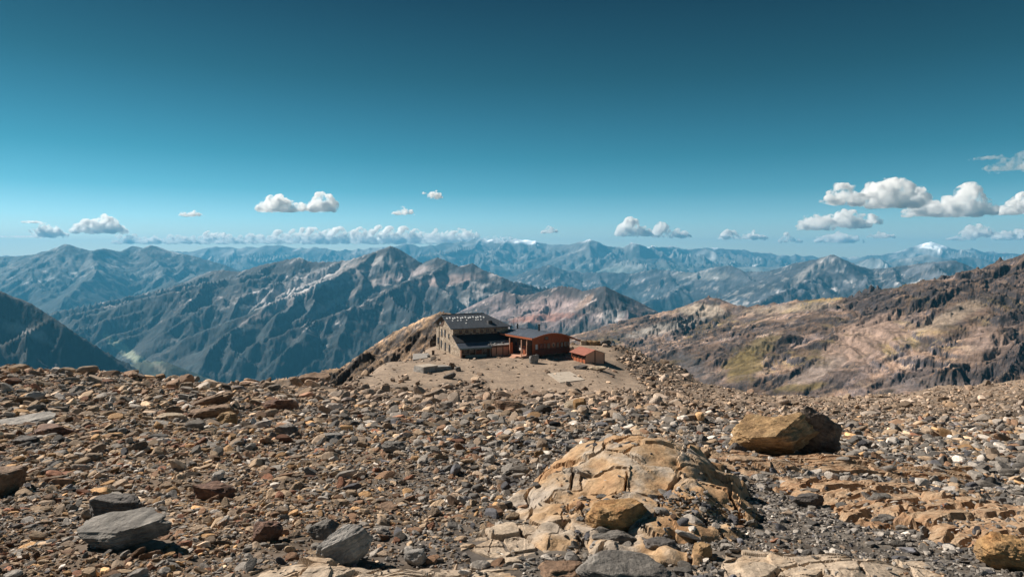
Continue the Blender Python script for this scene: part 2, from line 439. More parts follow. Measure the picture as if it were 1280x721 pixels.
build_range('valley_mountains', 'blue massif closing the valley on the left',
    [(-200, 326, 17000), (-100, 323, 17000), (0, 320, 17000), (40, 318, 17000), (65, 311, 16500), (82, 304, 16000), (100, 309, 16000), (115, 313, 16000), (130, 310, 16500), (150, 314, 17000), (165, 307, 17500),
     (180, 310, 17500), (188, 306, 17500), (210, 313, 17500), (235, 318, 17500), (262, 325, 17500), (282, 331, 17500), (310, 345, 17500), (360, 372, 17500)],
    -60, 420, 1.3, 8600, 19500, 260, slope=.40, spur_every=2, spur_len=5200, spur_dir=(.5, -1), spur_slope=.19, spur_side=.50, ef=620., ea=.18, seed=12,
    colfn=alpine((.062, .07, .076), (.022, .031, .036), (.010, .021, .024), (.32, .32, .32), veg_z=-520, scree_amt=.8),
    extra=[((235, 340, 15500), (262, 350, 14000)), ((215, 345, 13500), (300, 375, 11500))],
    blobs=[(155, 438, 38, 7, 34, (.34, .37, .26), .9), (95, 330, 40, 8, 10, (.30, .30, .29), .4)])
build_range('middle_mountains', 'grey blue ranges behind the hut reaching to the right',
    [(560, 346, 19000), (600, 345, 19000), (640, 345, 18500), (660, 338, 18000), (687, 330, 17500), (705, 336, 17500), (730, 340, 17500), (760, 339, 17000), (790, 341, 17000), (815, 336, 16500), (845, 338, 16000), (870, 340, 15500),
     (895, 333, 15000), (912, 331, 14500), (930, 339, 14000), (958, 339, 13500), (985, 331, 13000), (1000, 327, 12500), (1020, 324, 12000), (1040, 317, 11500), (1053, 324, 11500), (1072, 332, 11500),
     (1092, 335, 11500), (1115, 333, 11000), (1140, 330, 11000), (1165, 327, 10500), (1195, 325, 10500), (1208, 331, 10500), (1230, 345, 10500), (1300, 372, 10500)],
    540, 1340, 1.3, 6800, 21500, 210, slope=.42, spur_every=2, spur_len=3600, spur_dir=(-.3, -1), spur_slope=.17, spur_side=.50, ef=480., ea=.18, terr=(150, .15, .2, .1), seed=21,
    colfn=alpine((.070, .072, .080), (.025, .030, .037), (.015, .025, .028), (.36, .34, .33), veg_z=-950, scree_amt=.85),
    blobs=[(1010, 340, 26, 5, -35, (.40, .37, .35), .7), (880, 345, 40, 5, 0, (.30, .29, .27), .5)])
build_range('central_mountain', 'dark blue rocky mountain with pale scree left of the hut',
    [(150, 405, 11500), (200, 378, 10800), (235, 350, 10300), (262, 339, 10000), (280, 337, 9800), (300, 339, 9700), (325, 331, 9600), (350, 326, 9500), (374, 321, 9400), (385, 326, 9400), (410, 327, 9300), (435, 325, 9200),
     (455, 318, 9100), (472, 313, 9000), (488, 307, 9000), (498, 311, 9000), (508, 320, 9000), (526, 330, 8800), (538, 324, 8600), (547, 321, 8500), (560, 326, 8400), (573, 332, 8300), (590, 328, 8300), (600, 335, 8200),
     (618, 342, 8100), (640, 352, 8000), (662, 366, 7900), (700, 392, 7800), (760, 430, 7800)],
    -10, 760, 1.0, 4300, 12500, 300, slope=.52, spur_every=2, spur_len=3300, spur_dir=(-.85, -1), spur_slope=.24, spur_side=.60, ef=380., ea=.15, terr=(150, .18, .35, .15), seed=33,
    colfn=alpine((.060, .062, .068), (.022, .026, .031), (.010, .018, .021), (.40, .36, .35), veg_z=-640, scree_amt=.95),
    blobs=[(158, 439, 34, 6, 36, (.34, .37, .26), .9), (375, 358, 62, 11, -24, (.50, .46, .45), .95), (440, 338, 30, 9, -20, (.38, .34, .33), .6), (478, 326, 12, 6, -15, (.5, .47, .46), .85), (500, 345, 45, 5, -15, (.40, .33, .32), .7),
           (560, 350, 35, 6, -8, (.42, .31, .28), .8), (345, 385, 50, 5, -24, (.34, .29, .28), .6), (300, 372, 28, 6, -30, (.30, .27, .26), .5), (430, 372, 60, 4, -28, (.33, .29, .27), .6), (590, 378, 40, 10, 20, (.34, .33, .33), .5)])
build_range('left_mountain', 'dark slope at the left edge above the valley',
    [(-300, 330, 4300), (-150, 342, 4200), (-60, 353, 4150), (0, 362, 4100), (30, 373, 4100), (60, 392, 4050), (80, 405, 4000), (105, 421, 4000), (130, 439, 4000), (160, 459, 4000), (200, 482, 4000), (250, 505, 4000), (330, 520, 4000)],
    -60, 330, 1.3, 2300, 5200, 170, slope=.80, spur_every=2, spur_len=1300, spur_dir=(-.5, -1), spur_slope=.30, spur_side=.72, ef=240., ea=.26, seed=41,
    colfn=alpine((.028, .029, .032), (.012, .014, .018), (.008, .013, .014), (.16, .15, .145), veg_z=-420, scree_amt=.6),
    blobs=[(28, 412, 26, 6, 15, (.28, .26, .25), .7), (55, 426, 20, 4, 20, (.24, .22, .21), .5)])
build_range('valley_hill', 'small dark wooded hill low on the left',
    [(90, 480, 5600), (120, 468, 5600), (150, 456, 5500), (175, 451, 5400), (200, 450, 5300), (216, 454, 5200), (232, 462, 5200), (262, 476, 5200), (310, 500, 5200)],
    80, 320, 1.3, 3600, 6600, 80, slope=.42, spur_every=2, spur_len=900, spur_slope=.25, spur_side=.5, ef=260., ea=.36, seed=47,
    colfn=alpine((.05, .06, .05), (.035, .045, .04), (.03, .045, .03), (.2, .2, .16), veg_z=-300, scree_amt=.3),
    blobs=[(200, 460, 12, 3, 40, (.26, .25, .2), .7)])
build_range('pink_mountain', 'pinkish scree mountain with a shaded face tinted dark just behind the hut',
    [(520, 420, 6800), (560, 400, 6600), (590, 384, 6400), (612, 370, 6300), (630, 363, 6200), (650, 368, 6100), (668, 366, 6000), (685, 361, 5800), (700, 356, 5700), (715, 358, 5600), (728, 363, 5500), (742, 360, 5400), (757, 357, 5300),
     (765, 361, 5300), (778, 374, 5300), (790, 387, 5300), (810, 396, 5200), (840, 402, 5000), (900, 425, 4900)],
    520, 900, 0.9, 2900, 7600, 190, slope=.44, spur_every=2, spur_len=1500, spur_dir=(.1, -1), spur_slope=.2, spur_side=.45, ef=190., ea=.20, terr=(90, .5, .2, .1), seed=52,
    colfn=alpine((.10, .078, .078), (.036, .034, .038), (.06, .06, .045), (.38, .31, .285), veg_z=-900, scree_amt=.8),
    blobs=[(690, 385, 38, 13, -8, (.42, .31, .295), .7), (680, 397, 40, 5, -5, (.42, .21, .16), .7), (762, 374, 30, 15, 25, (.045, .045, .05), 1.0), (720, 366, 14, 8, 10, (.08, .07, .07), .8), (765, 396, 14, 8, 0, (.34, .32, .31), .8), (730, 378, 14, 4, -40, (.38, .25, .18), .6), (735, 416, 34, 10, 0, (.06, .07, .07), .6)])  # large dark blob paints the shaded right side of the peak into the colour

def ridge_col(X, Y, Z, s, t, big, fine, px, py):
    n2 = fbm(X / 55, Y / 55, 4, 91); n3 = fbm(X / 300 + 9, Y / 300, 3, 92)
    c = lerp3(C(.20, .135, .10), C(.15, .115, .105), sstep(-.25, .3, n2))
    c = lerp3(c, C(.33, .25, .19), sstep(.08, .4, fine) * sstep(.75, .3, s) * .75)
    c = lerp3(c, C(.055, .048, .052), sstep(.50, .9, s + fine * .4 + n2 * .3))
    c = lerp3(c, C(.20, .15, .045), sstep(.1, .4, n3 + fine * .3) * sstep(.8, .4, s) * .6)
    return c * .74
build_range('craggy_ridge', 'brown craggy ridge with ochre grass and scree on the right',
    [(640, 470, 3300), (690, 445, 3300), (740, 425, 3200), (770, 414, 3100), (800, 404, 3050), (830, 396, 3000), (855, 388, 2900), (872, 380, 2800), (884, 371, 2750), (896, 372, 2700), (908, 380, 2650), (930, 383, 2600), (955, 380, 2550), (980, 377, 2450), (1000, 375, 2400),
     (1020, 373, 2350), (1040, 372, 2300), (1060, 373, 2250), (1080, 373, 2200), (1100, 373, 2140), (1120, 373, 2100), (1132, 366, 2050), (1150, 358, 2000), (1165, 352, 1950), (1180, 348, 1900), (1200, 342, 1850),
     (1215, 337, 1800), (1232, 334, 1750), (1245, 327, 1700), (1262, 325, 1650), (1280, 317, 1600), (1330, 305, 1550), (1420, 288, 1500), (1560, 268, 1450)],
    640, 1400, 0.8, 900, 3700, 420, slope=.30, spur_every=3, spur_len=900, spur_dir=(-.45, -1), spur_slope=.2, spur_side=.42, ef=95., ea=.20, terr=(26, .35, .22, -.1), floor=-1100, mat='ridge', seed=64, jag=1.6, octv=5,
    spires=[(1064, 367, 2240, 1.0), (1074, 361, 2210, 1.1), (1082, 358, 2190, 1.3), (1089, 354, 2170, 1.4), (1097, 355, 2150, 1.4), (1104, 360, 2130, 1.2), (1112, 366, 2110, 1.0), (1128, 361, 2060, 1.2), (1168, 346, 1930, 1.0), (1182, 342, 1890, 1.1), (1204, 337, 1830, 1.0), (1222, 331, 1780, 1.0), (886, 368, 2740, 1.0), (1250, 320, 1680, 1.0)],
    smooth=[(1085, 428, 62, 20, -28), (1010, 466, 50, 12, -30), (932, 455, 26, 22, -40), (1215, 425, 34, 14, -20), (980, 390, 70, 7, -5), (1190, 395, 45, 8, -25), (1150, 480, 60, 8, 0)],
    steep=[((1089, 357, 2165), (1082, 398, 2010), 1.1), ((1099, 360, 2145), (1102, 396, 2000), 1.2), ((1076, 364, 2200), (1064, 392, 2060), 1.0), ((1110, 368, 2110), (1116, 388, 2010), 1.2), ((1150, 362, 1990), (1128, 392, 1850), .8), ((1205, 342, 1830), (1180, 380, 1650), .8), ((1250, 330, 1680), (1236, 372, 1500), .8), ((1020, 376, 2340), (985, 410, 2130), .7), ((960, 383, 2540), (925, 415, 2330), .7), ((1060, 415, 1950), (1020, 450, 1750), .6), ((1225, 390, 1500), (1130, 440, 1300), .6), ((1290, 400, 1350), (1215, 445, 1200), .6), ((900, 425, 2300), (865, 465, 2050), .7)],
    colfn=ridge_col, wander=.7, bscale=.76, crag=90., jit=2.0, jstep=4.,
    blobs=[(930, 455, 24, 20, -40, (.17, .125, .045), .9), (955, 430, 22, 10, -30, (.19, .15, .06), .6), (1080, 425, 55, 22, -25, (.36, .255, .205), .9), (1020, 465, 40, 10, -30, (.34, .27, .235), .8), (1000, 484, 34, 5, -8, (.16, .12, .045), .8),
           (1230, 430, 40, 20, -20, (.30, .215, .175), .6), (1190, 395, 50, 9, -25, (.42, .33, .25), .6), (880, 388, 28, 8, 0, (.50, .42, .34), .85), (1150, 480, 60, 10, 0, (.15, .13, .13), .6), (830, 410, 50, 6, -12, (.38, .35, .32), .7), (990, 385, 60, 5, -5, (.40, .32, .24), .6), (870, 460, 30, 12, 30, (.09, .09, .10), .6), (1090, 374, 34, 16, 0, (.05, .045, .05), .75)])

# the valley floor far below, out to the horizon
gx_ = np.linspace(-33000, 33000, 90); gy_ = np.linspace(-4000, 33200, 60)
VX, VY = np.meshgrid(gx_, gy_); VZ = np.full(VX.shape, -1700.0)
vn = fbm(VX / 4000, VY / 4000, 3, 4)
tag(grid_obj('valley_floor', VX, VY, VZ, M['valley'], lerp3(C(.05, .07, .05), C(.16, .18, .12), sstep(0, .4, vn))), 'wooded valley floor far below', kind='structure')

# rocky ridge that carries the hut on its left
def hr_col(X, Y, Z, s, t, big, fine, px, py):
    c = lerp3(C(.30, .20, .125), C(.19, .135, .10), sstep(-.3, .3, fine + big * .5))
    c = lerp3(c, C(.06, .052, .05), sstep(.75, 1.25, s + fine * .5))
    return lerp3(c, C(.36, .25, .15), sstep(.1, .4, big) * .5)
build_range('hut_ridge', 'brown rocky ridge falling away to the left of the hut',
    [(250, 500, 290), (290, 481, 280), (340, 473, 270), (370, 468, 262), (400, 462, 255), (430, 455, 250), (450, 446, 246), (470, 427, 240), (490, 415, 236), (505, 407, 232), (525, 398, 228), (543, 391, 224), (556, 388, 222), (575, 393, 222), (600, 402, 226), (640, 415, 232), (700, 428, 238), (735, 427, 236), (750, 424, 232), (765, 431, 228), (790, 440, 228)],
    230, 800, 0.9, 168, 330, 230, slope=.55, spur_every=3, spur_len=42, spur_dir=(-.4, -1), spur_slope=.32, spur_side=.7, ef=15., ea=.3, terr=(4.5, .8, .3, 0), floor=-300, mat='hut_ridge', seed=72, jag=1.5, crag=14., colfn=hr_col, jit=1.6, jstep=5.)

# ------------------------------------------------------------------ haze
hv = [(x, y, z) for z in (-1701, 735) for (x, y) in ((-34000, -5000), (34000, -5000), (34000, 34000), (-34000, 34000))]
hz = mesh_obj('haze', hv, [(3, 2, 1, 0), (4, 5, 6, 7), (0, 1, 5, 4), (1, 2, 6, 5), (2, 3, 7, 6), (3, 0, 4, 7)], None)
hm = bpy.data.materials.new('haze_air'); hm.use_nodes = True; n = hm.node_tree
n.nodes.remove(n.nodes['Principled BSDF'])
pv = n.nodes.new('ShaderNodeVolumePrincipled'); pv.inputs['Color'].default_value = (.13, .56, .92, 1); pv.inputs['Density'].default_value = 3.15e-5
pv.inputs['Anisotropy'].default_value = .1
n.links.new(pv.outputs[0], n.nodes['Material Output'].inputs['Volume']); hz.data.materials.append(hm)
tag(hz, 'thin blue haze filling the air over the valleys', kind='stuff')

# ------------------------------------------------------------------ clouds
cm = bpy.data.materials.new('cloud_vapour'); cm.use_nodes = True; n = cm.node_tree
n.nodes.remove(n.nodes['Principled BSDF'])
cv = n.nodes.new('ShaderNodeVolumePrincipled'); cv.inputs['Color'].default_value = (1, 1, 1, 1); cv.inputs['Anisotropy'].default_value = .35
ctc = n.nodes.new('ShaderNodeTexCoord'); cno = noise_node(n, .0014, 7, .68, ctc.outputs['Object'], .3); cmr = n.nodes.new('ShaderNodeMapRange')
cmr.inputs[1].default_value = .475; cmr.inputs[2].default_value = .60; cmr.inputs[3].default_value = 0; cmr.inputs[4].default_value = .016
n.links.new(cno.outputs[0], cmr.inputs[0]); n.links.new(cmr.outputs[0], cv.inputs['Density'])
n.links.new(cv.outputs[0], n.nodes['Material Output'].inputs['Volume'])
cthin = cm.copy(); cthin.name = 'thin_cloud_vapour'; cthin.node_tree.nodes['Map Range'].inputs[4].default_value = .0022
tex = bpy.data.textures.new('puff', 'CLOUDS'); tex.noise_scale = .55; tex.noise_depth = 4; tex.noise_basis = 'ORIGINAL_PERLIN'
def cloud(label, lobes, D, seed, group='fair weather clouds', thin=False, vox=.9, flat=True, name='cloud'):
    """lobes: (px, py of base, half width px, height px) -> cumulus of many puffs with a flat base at distance D"""
    rnd = random.Random(seed)
    cx = sum(l[0] for l in lobes) / len(lobes); by = max(l[1] for l in lobes)
    k = D / F; bm = bmesh.new(); unit = 1.0
    for (lx, ly_, hw, ht) in lobes:
        X0 = lx - cx; Z0 = by - ly_
        npf = max(14, int(hw * 2.2))
        for i in range(npf):
            a = rnd.uniform(-1, 1); dep = rnd.uniform(-.7, .7)
            env = max(0.0, 1 - a * a * 0.9) ** .6
            r = ht * rnd.choice((.11, .15, .2, .27)) * rnd.uniform(.9, 1.15) * (.55 + .45 * env)
            top = max(r, ht * env * rnd.uniform(.75, 1.02) - r)
            zz = rnd.uniform(.25, 1) ** .8 * top
            mtx = __import__('mathutils').Matrix.Translation((X0 + a * (hw - r), dep * hw * .55, Z0 + zz)) @ __import__('mathutils').Matrix.Diagonal((r * 1.25, r * 1.2, r, 1))
            bmesh.ops.create_icosphere(bm, subdivisions=2, radius=1, matrix=mtx)
        mtx = __import__('mathutils').Matrix.Translation((X0, 0, Z0 + ht * .26)) @ __import__('mathutils').Matrix.Diagonal((hw * .85, hw * .5, ht * .26, 1))
        bmesh.ops.create_icosphere(bm, subdivisions=3, radius=1, matrix=mtx)
    if flat:
        for v in bm.verts:
            if v.co.z < 0: v.co.z *= .15
    me = bpy.data.meshes.new('tmp'); bm.to_mesh(me); bm.free()
    o = bpy.data.objects.new('tmp', me); COL.objects.link(o)
    md = o.modifiers.new('r', 'REMESH'); md.mode = 'VOXEL'; md.voxel_size = vox
    dsp = o.modifiers.new('d', 'DISPLACE'); dsp.texture = tex; dsp.texture_coords = 'LOCAL'; dsp.strength = 3.4 if not thin else 3.5; dsp.mid_level = .5
    dg = bpy.context.evaluated_depsgraph_get(); dg.update()
    m2 = bpy.data.meshes.new_from_object(o.evaluated_get(dg)); bpy.data.objects.remove(o)
    m2.name = name
    m2.transform(__import__('mathutils').Matrix.Diagonal((k, k, k, 1)))
    m2.materials.clear(); m2.materials.append(cthin if thin else cm)
    q = link(bpy.data.objects.new(name, m2)); q.location = px2(cx, by, D)
    return tag(q, label, 'cloud', group)

sc.world  # world set above
tex.noise_scale = 5.0
CL = [
 ('two humped white cumulus high over the left ranges', [(346, 264, 26, 26), (372, 265, 20, 15), (405, 264, 19, 31)], 52000),
 ('tiny flat cloud right of the round left cumulus', [(238, 271, 17, 10)], 50000),
 ('round white cumulus above the left massif', [(112, 292, 22, 20), (132, 292, 25, 27)], 56000),
 ('loose grey white cloud low near the left edge', [(60, 297, 22, 20), (40, 279, 16, 5)], 60000),
 ('small isolated cloud above the central peak', [(504, 269, 16, 13)], 52000),
 ('smallest puff high above the centre', [(543, 250, 11, 15), (529, 243, 6, 4)], 50000),
 ('bright cumulus standing right of the centre with a tall left tower', [(788, 295, 20, 27), (804, 296, 14, 16)], 66000),
 ('row of puffs trailing right from the bright centre cumulus', [(828, 296, 14, 21), (850, 298, 15, 14)], 68000),
 ('small round puff above the horizon between centre and bright cumulus', [(687, 292, 12, 11)], 62000),
 ('low puffs over the right centre horizon', [(912, 299, 15, 15), (942, 300, 17, 14)], 68000),
 ('little double puff over the peaks on the right', [(984, 303, 10, 14), (996, 304, 8, 9)], 72000),
 ('broad cloud under the biggest cloud on its left', [(1018, 288, 25, 25), (1058, 285, 28, 29), (1085, 280, 18, 17)], 54000),
 ('biggest cloud of the sky, left half of the right bank', [(1052, 256, 26, 31), (1092, 258, 28, 34), (1118, 260, 32, 46), (1148, 256, 20, 26)], 44000),
 ('big white cloud with a raised right shoulder, right half of the bank', [(1160, 271, 30, 27), (1195, 270, 30, 32), (1212, 268, 24, 44), (1232, 268, 14, 28)], 45000),
 ('flat long cloud low under the broad cloud', [(1030, 303, 14, 11), (1052, 304, 25, 16)], 72000),
 ('small cloud low right of the long flat cloud', [(1102, 298, 17, 11)], 70000),
 ('tapering cloud low over the snowy massif', [(1200, 301, 18, 10), (1222, 296, 24, 19)], 64000),
 ('low cloud cut by the right edge below the bank', [(1268, 300, 26, 17)], 62000),
 ('cloud cut by the right edge beside the bank', [(1280, 268, 28, 30)], 46000),
]
for i, (lb, lobes, D) in enumerate(CL):
    cloud(lb, lobes, D, 100 + i, vox=.6)
cloud('thin torn wisp high at the right edge', [(1262, 214, 30, 20), (1240, 200, 26, 8), (1285, 200, 20, 18)], 36000, 301, thin=True, flat=False)
cloud('faint wisp above the right shoulder cloud', [(1244, 217, 9, 8)], 36000, 302, thin=True, flat=False)
cloud('thin flat veil over the left horizon', [(30, 297, 42, 4)], 64000, 303, thin=True)
rb = random.Random(5); bi = 0
ORD = 'leftmost second third fourth fifth sixth seventh eighth ninth tenth eleventh twelfth thirteenth fourteenth fifteenth sixteenth seventeenth eighteenth nineteenth twentieth'.split()
ORD += ['twenty-' + q for q in 'first second third fourth fifth sixth seventh eighth ninth'.split()] + ['thirtieth'] + ['thirty-' + q for q in 'first second third fourth fifth sixth seventh eighth ninth'.split()]
BANK = ['leftmost puff of the long low cloud bank on the horizon'] + [q + ' puff from the left in the long low cloud bank on the horizon' for q in ORD[1:]]
xx = 150
while xx < 642:
    ww = rb.uniform(8, 17); big_ = math.exp(-((xx - 470) / 110) ** 2)
    hh = rb.uniform(12, 19) * (1 + .5 * big_) * (.8 if xx < 200 or xx > 600 else 1)
    lobes = [(xx, 305, ww, hh), (xx + ww * .7, 305, ww * .7, hh * rb.uniform(.5, 1.1))]
    cloud(BANK[bi], lobes, 56000 + rb.uniform(-1500, 1500), int(xx), group='long low cloud bank on the horizon', vox=.9)
    xx += ww * 1.08; bi += 1
#PART2
from mathutils import Matrix, Euler
# ------------------------------------------------------------------ rocks
def rock_verts(seed, sub=2, cuts=12, flat=.45, elong=.75, rough=0.0, strata=0.0, blocky=.5, notch=None):
    rnd = random.Random(seed)
    bm = bmesh.new(); bmesh.ops.create_icosphere(bm, subdivisions=sub, radius=1)
    V = np.array([v.co[:] for v in bm.verts]); Fc = [[v.index for v in f.verts] for f in bm.faces]; bm.free()
    N = [(0, 0, 1), (0, 0, -1)]; D = [rnd.uniform(.62, .8), rnd.uniform(.6, .8)]
    for i in range(cuts):
        a = rnd.uniform(0, 2 * math.pi); z = rnd.uniform(-.75, .75) * (1 - blocky * rnd.random())
        N.append((math.cos(a) * math.sqrt(1 - z * z), math.sin(a) * math.sqrt(1 - z * z), z)); D.append(rnd.uniform(.58, .95))
    tl = Euler((rnd.uniform(-.25, .25), rnd.uniform(-.25, .25), 0)).to_matrix()
    N = np.array([tuple(tl @ Vector(q)) for q in N]); D = np.array(D)
    dots = V @ N.T; t = np.where(dots > .05, D / np.maximum(dots, .05), 9)
    r = np.minimum(t.min(1), 1.05); P = V * r[:, None]
    if rough:
        o = rnd.uniform(0, 50)
        for i in range(len(P)):
            p = Vector(P[i]); q = p * 1.9 + Vector((o, o, o))
            h = mnoise.fractal(q, 1.0, 2.1, 5) * rough + abs(mnoise.noise(q * .8)) * rough * -.8
            if strata:
                s = (p.z * 1.0 + p.x * .25 + mnoise.noise(q * .7) * .15) * 6; h += (abs(s - round(s)) ** .6 - .5) * strata
            P[i] = P[i] * (1 + h)
    P = P * np.array([1, elong, flat])
    return P, Fc
def rock_mesh(name, seed, mat, size=(1, 1, 1), **k):
    P, Fc = rock_verts(seed, **k); P = P * np.array(size)
    m = bpy.data.meshes.new(name); m.from_pydata(P.tolist(), [], Fc); m.materials.append(mat); m.update(); return m

def boulder_mat(name, c1, c2, c3=None, scale=1.2, veins=0, crack=True):
    m, n, b = new_mat(name); t = n.nodes.new('ShaderNodeTexCoord'); v = t.outputs['Object']
    k = noise_node(n, scale, 8, .62, v, .6)
    st = [(.32, c1), (.62, c2)] if c3 is None else [(.30, c1), (.5, c2), (.68, c3)]
    r = ramp(n, k.outputs[0], st); c = r.outputs[0]
    g = noise_node(n, scale * 9, 4, .7, v); r2 = ramp(n, g.outputs[0], [(.3, (.62, .62, .62)), (.7, (1.3, 1.28, 1.25))]); c = mixn(n, c, r2.outputs[0])
    mp = n.nodes.new('ShaderNodeMapping'); mp.inputs['Scale'].default_value = (1, 1.2, 6); mp.inputs['Rotation'].default_value = (.2, .35, 0); n.links.new(v, mp.inputs[0])
    s = noise_node(n, scale * 1.6, 5, .6, mp.outputs[0], .5); r3 = ramp(n, s.outputs[0], [(.36, (.68, .66, .66)), (.5, (1, 1, 1)), (.66, (1.22, 1.2, 1.18))]); c = mixn(n, c, r3.outputs[0], .9)
    n.links.new(c, b.inputs['Base Color']); b.inputs['Roughness'].default_value = .82; b.inputs['Specular IOR Level'].default_value = .3
    ad = n.nodes.new('ShaderNodeMath'); ad.operation = 'ADD'; n.links.new(g.outputs[0], ad.inputs[0]); n.links.new(s.outputs[0], ad.inputs[1])
    bump(n, ad.outputs[0], b, .7, .07 / scale ** .5)
    return m
BM = dict(
 grey=boulder_mat('grey_boulder', (.07, .066, .062), (.17, .158, .145), (.34, .315, .29)),
 pale=boulder_mat('pale_boulder', (.12, .115, .11), (.29, .275, .26), (.45, .43, .40)),
 dark=boulder_mat('dark_boulder', (.07, .065, .065), (.15, .135, .125)),
 brown=boulder_mat('brown_boulder', (.12, .075, .05), (.22, .14, .09), (.30, .21, .14)),
 umber=boulder_mat('umber_boulder', (.09, .07, .06), (.15, .12, .10), (.24, .18, .13)),
 rust=boulder_mat('rust_boulder', (.08, .045, .035), (.18, .10, .07), (.30, .19, .13)),
 tan=boulder_mat('tan_boulder', (.20, .125, .065), (.36, .235, .12), (.46, .33, .19)),
 ochre=boulder_mat('ochre_boulder', (.28, .13, .05), (.36, .22, .10), (.10, .085, .07)),
 sand=boulder_mat('sand_boulder', (.36, .28, .19), (.5, .42, .32)),
)
bnames = []; bould = []     # (x, y, radius) footprints kept free of small stones
SHORT = {901: 'large grey banded boulder', 903: 'brown block at the left edge', 904: 'long pale flat slab', 907: 'domed brown boulder', 909: 'red brown flat boulder', 910: 'dark red boulder', 911: 'chunky red brown block',
 912: 'tilted pointed boulder', 913: 'whitish grey boulder', 914: 'squat brown boulder', 915: 'rounded cream boulder', 817: 'large tan boulder', 918: 'dark angular block', 920: 'rust topped boulder', 921: 'wide slab at the bottom edge', 922: 'dark strata block',
 924: 'dark wedge shaped stone', 925: 'blackish slab at the right', 927: 'orange yellow corner boulder', 928: 'round banded boulder', 929: 'dark blue flat boulder', 932: 'brown slab on the crest', 933: 'grey boulder left of centre', 934: 'white flecked slab',
 935: 'bluish grey flat stone', 940: 'low flat brown boulder', 943: 'pale orange square block', 944: 'long dark stone by the dome', 953: 'pointed dark rock on the sand', 960: 'rock pile behind the shed'}
def boulder(label, px, pyb, wpx, hpx, mk, seed, dep=.75, rot=0, tilt=(0, 0), sink=.14, sub=4, rough=.14, strata=.06, name='boulder', cuts=9, cat='boulder', group=None, blocky=.5):
    p = hit(px, pyb - hpx * .22); s = p.y / F
    wd = wpx * s; ht = hpx * s
    # the top face shows too: shorten the height by the part of the screen height it takes
    an = (pyb - HOR) / F
    ht = max(ht - dep * wd * an * .55, ht * .55)
    m = rock_mesh(name, seed, BM[mk], (wd / 2 * 1.12, wd / 2 * 1.12, ht / 2 * 1.25), sub=sub, cuts=cuts, flat=1, elong=dep, rough=rough, strata=strata, blocky=blocky)
    o = link(bpy.data.objects.new(name, m)); o.rotation_euler = (tilt[0], tilt[1], R(rot))
    o.location = (p.x, p.y, p.z + ht * (.5 - sink)); bould.append((p.x, p.y, wd * .5, wd * dep * .5)); bnames.append((p.x, p.y, px, pyb - hpx / 2, SHORT.get(seed)))
    return tag(o, label, cat, group)

boulder('large grey banded boulder with a pale top at lower left', 155, 692, 128, 52, 'grey', 901, dep=.6, rot=-8, tilt=(.1, -.16), sub=5, sink=.0)
boulder('dark slab-sided block leaning behind the large grey boulder', 141, 660, 70, 40, 'dark', 902, dep=.5, rot=-12, tilt=(.1, -.1), sub=5, sink=.05, strata=.08)
boulder('brown block cut by the left edge of the photo', 2, 625, 52, 46, 'brown', 903, dep=.8, rot=10)
boulder('long pale flat slab near the left edge below the crest', 32, 536, 76, 20, 'pale', 904, dep=.6, rot=8, tilt=(.1, -.1), sub=4)
boulder('dark brown flat boulder right of the long pale slab', 63, 549, 60, 20, 'rust', 905, dep=.55, rot=-4)
boulder('blue grey low block under the dark brown flat boulder', 32, 558, 30, 14, 'dark', 936, dep=.6)
boulder('tilted tan slab on top of the left boulder group', 262, 512, 54, 20, 'brown', 906, dep=.6, tilt=(0, -.25))
boulder('domed brown boulder below the tilted tan slab', 264, 532, 56, 26, 'brown', 907, dep=.6, tilt=(0, -.15))
boulder('small brown boulder at the right foot of the domed one', 283, 534, 26, 20, 'tan', 908)
boulder('red brown flat boulder between the left group and the centre', 348, 515, 42, 18, 'rust', 909, dep=.6)
boulder('long low tan slab lying left of the brown boulder group', 212, 526, 36, 10, 'sand', 937, dep=.5)
boulder('dark red weathered boulder in the left middle', 266, 629, 46, 28, 'rust', 910, dep=.7, rot=15, tilt=(0, .15))
boulder('chunky red brown block in the left foreground', 331, 684, 36, 36, 'rust', 911, dep=.8, rot=20, blocky=.9)
boulder('light grey pointed boulder tilted up to the right in the foreground', 428, 714, 74, 50, 'pale', 912, dep=.5, rot=20, tilt=(.15, -.55), sub=5, sink=.1, strata=.08)
boulder('whitish grey boulder low beside the sandy slab', 517, 708, 34, 26, 'pale', 913)
boulder('grey boulder standing behind the tilted pointed one', 405, 676, 34, 28, 'grey', 938, tilt=(0, -.3))
boulder('squat brown boulder in the rubble below the plateau edge', 634, 520, 34, 22, 'brown', 914)
boulder('rounded cream boulder with a bright ochre end beside the plateau rim', 716, 516, 24, 16, 'sand', 915, dep=.8, rot=-20, cuts=5, rough=.04, strata=0)
oc = boulder('bright ochre broken stone resting against the cream boulder', 725, 517, 18, 18, 'ochre', 916, dep=.6, cuts=5, rough=.05, strata=0)
boulder('large tan boulder standing on the right slope', 966, 579, 108, 58, 'tan', 817, dep=.62, rot=8, tilt=(.10, -.10), sub=5, sink=.04, rough=.17, cuts=11, blocky=.35)
boulder('shaded right end of the large tan boulder, built as a darker angular block', 1012, 579, 64, 64, 'umber', 918, dep=.75, rot=-12, tilt=(0, .3), sub=5, sink=.05, rough=.15, blocky=.6, cuts=8)  # darker colour paints the shade on the tan boulder's right face
boulder('small dark upright stone leaning on the left of the tan boulder', 921, 587, 24, 32, 'dark', 919, dep=.6, tilt=(0, .3))
boulder('rust topped grey boulder in front of the cream outcrop', 775, 684, 72, 58, 'ochre', 920, dep=.7, rot=0, sub=5, sink=.06, rough=.12, cuts=7)
boulder('dark grey base rock under the rust topped boulder', 768, 692, 54, 30, 'grey', 939, dep=.5)
boulder('wide grey slab at the bottom edge below the outcrop', 785, 735, 110, 46, 'grey', 921, dep=.7, tilt=(.1, .1), sub=5)
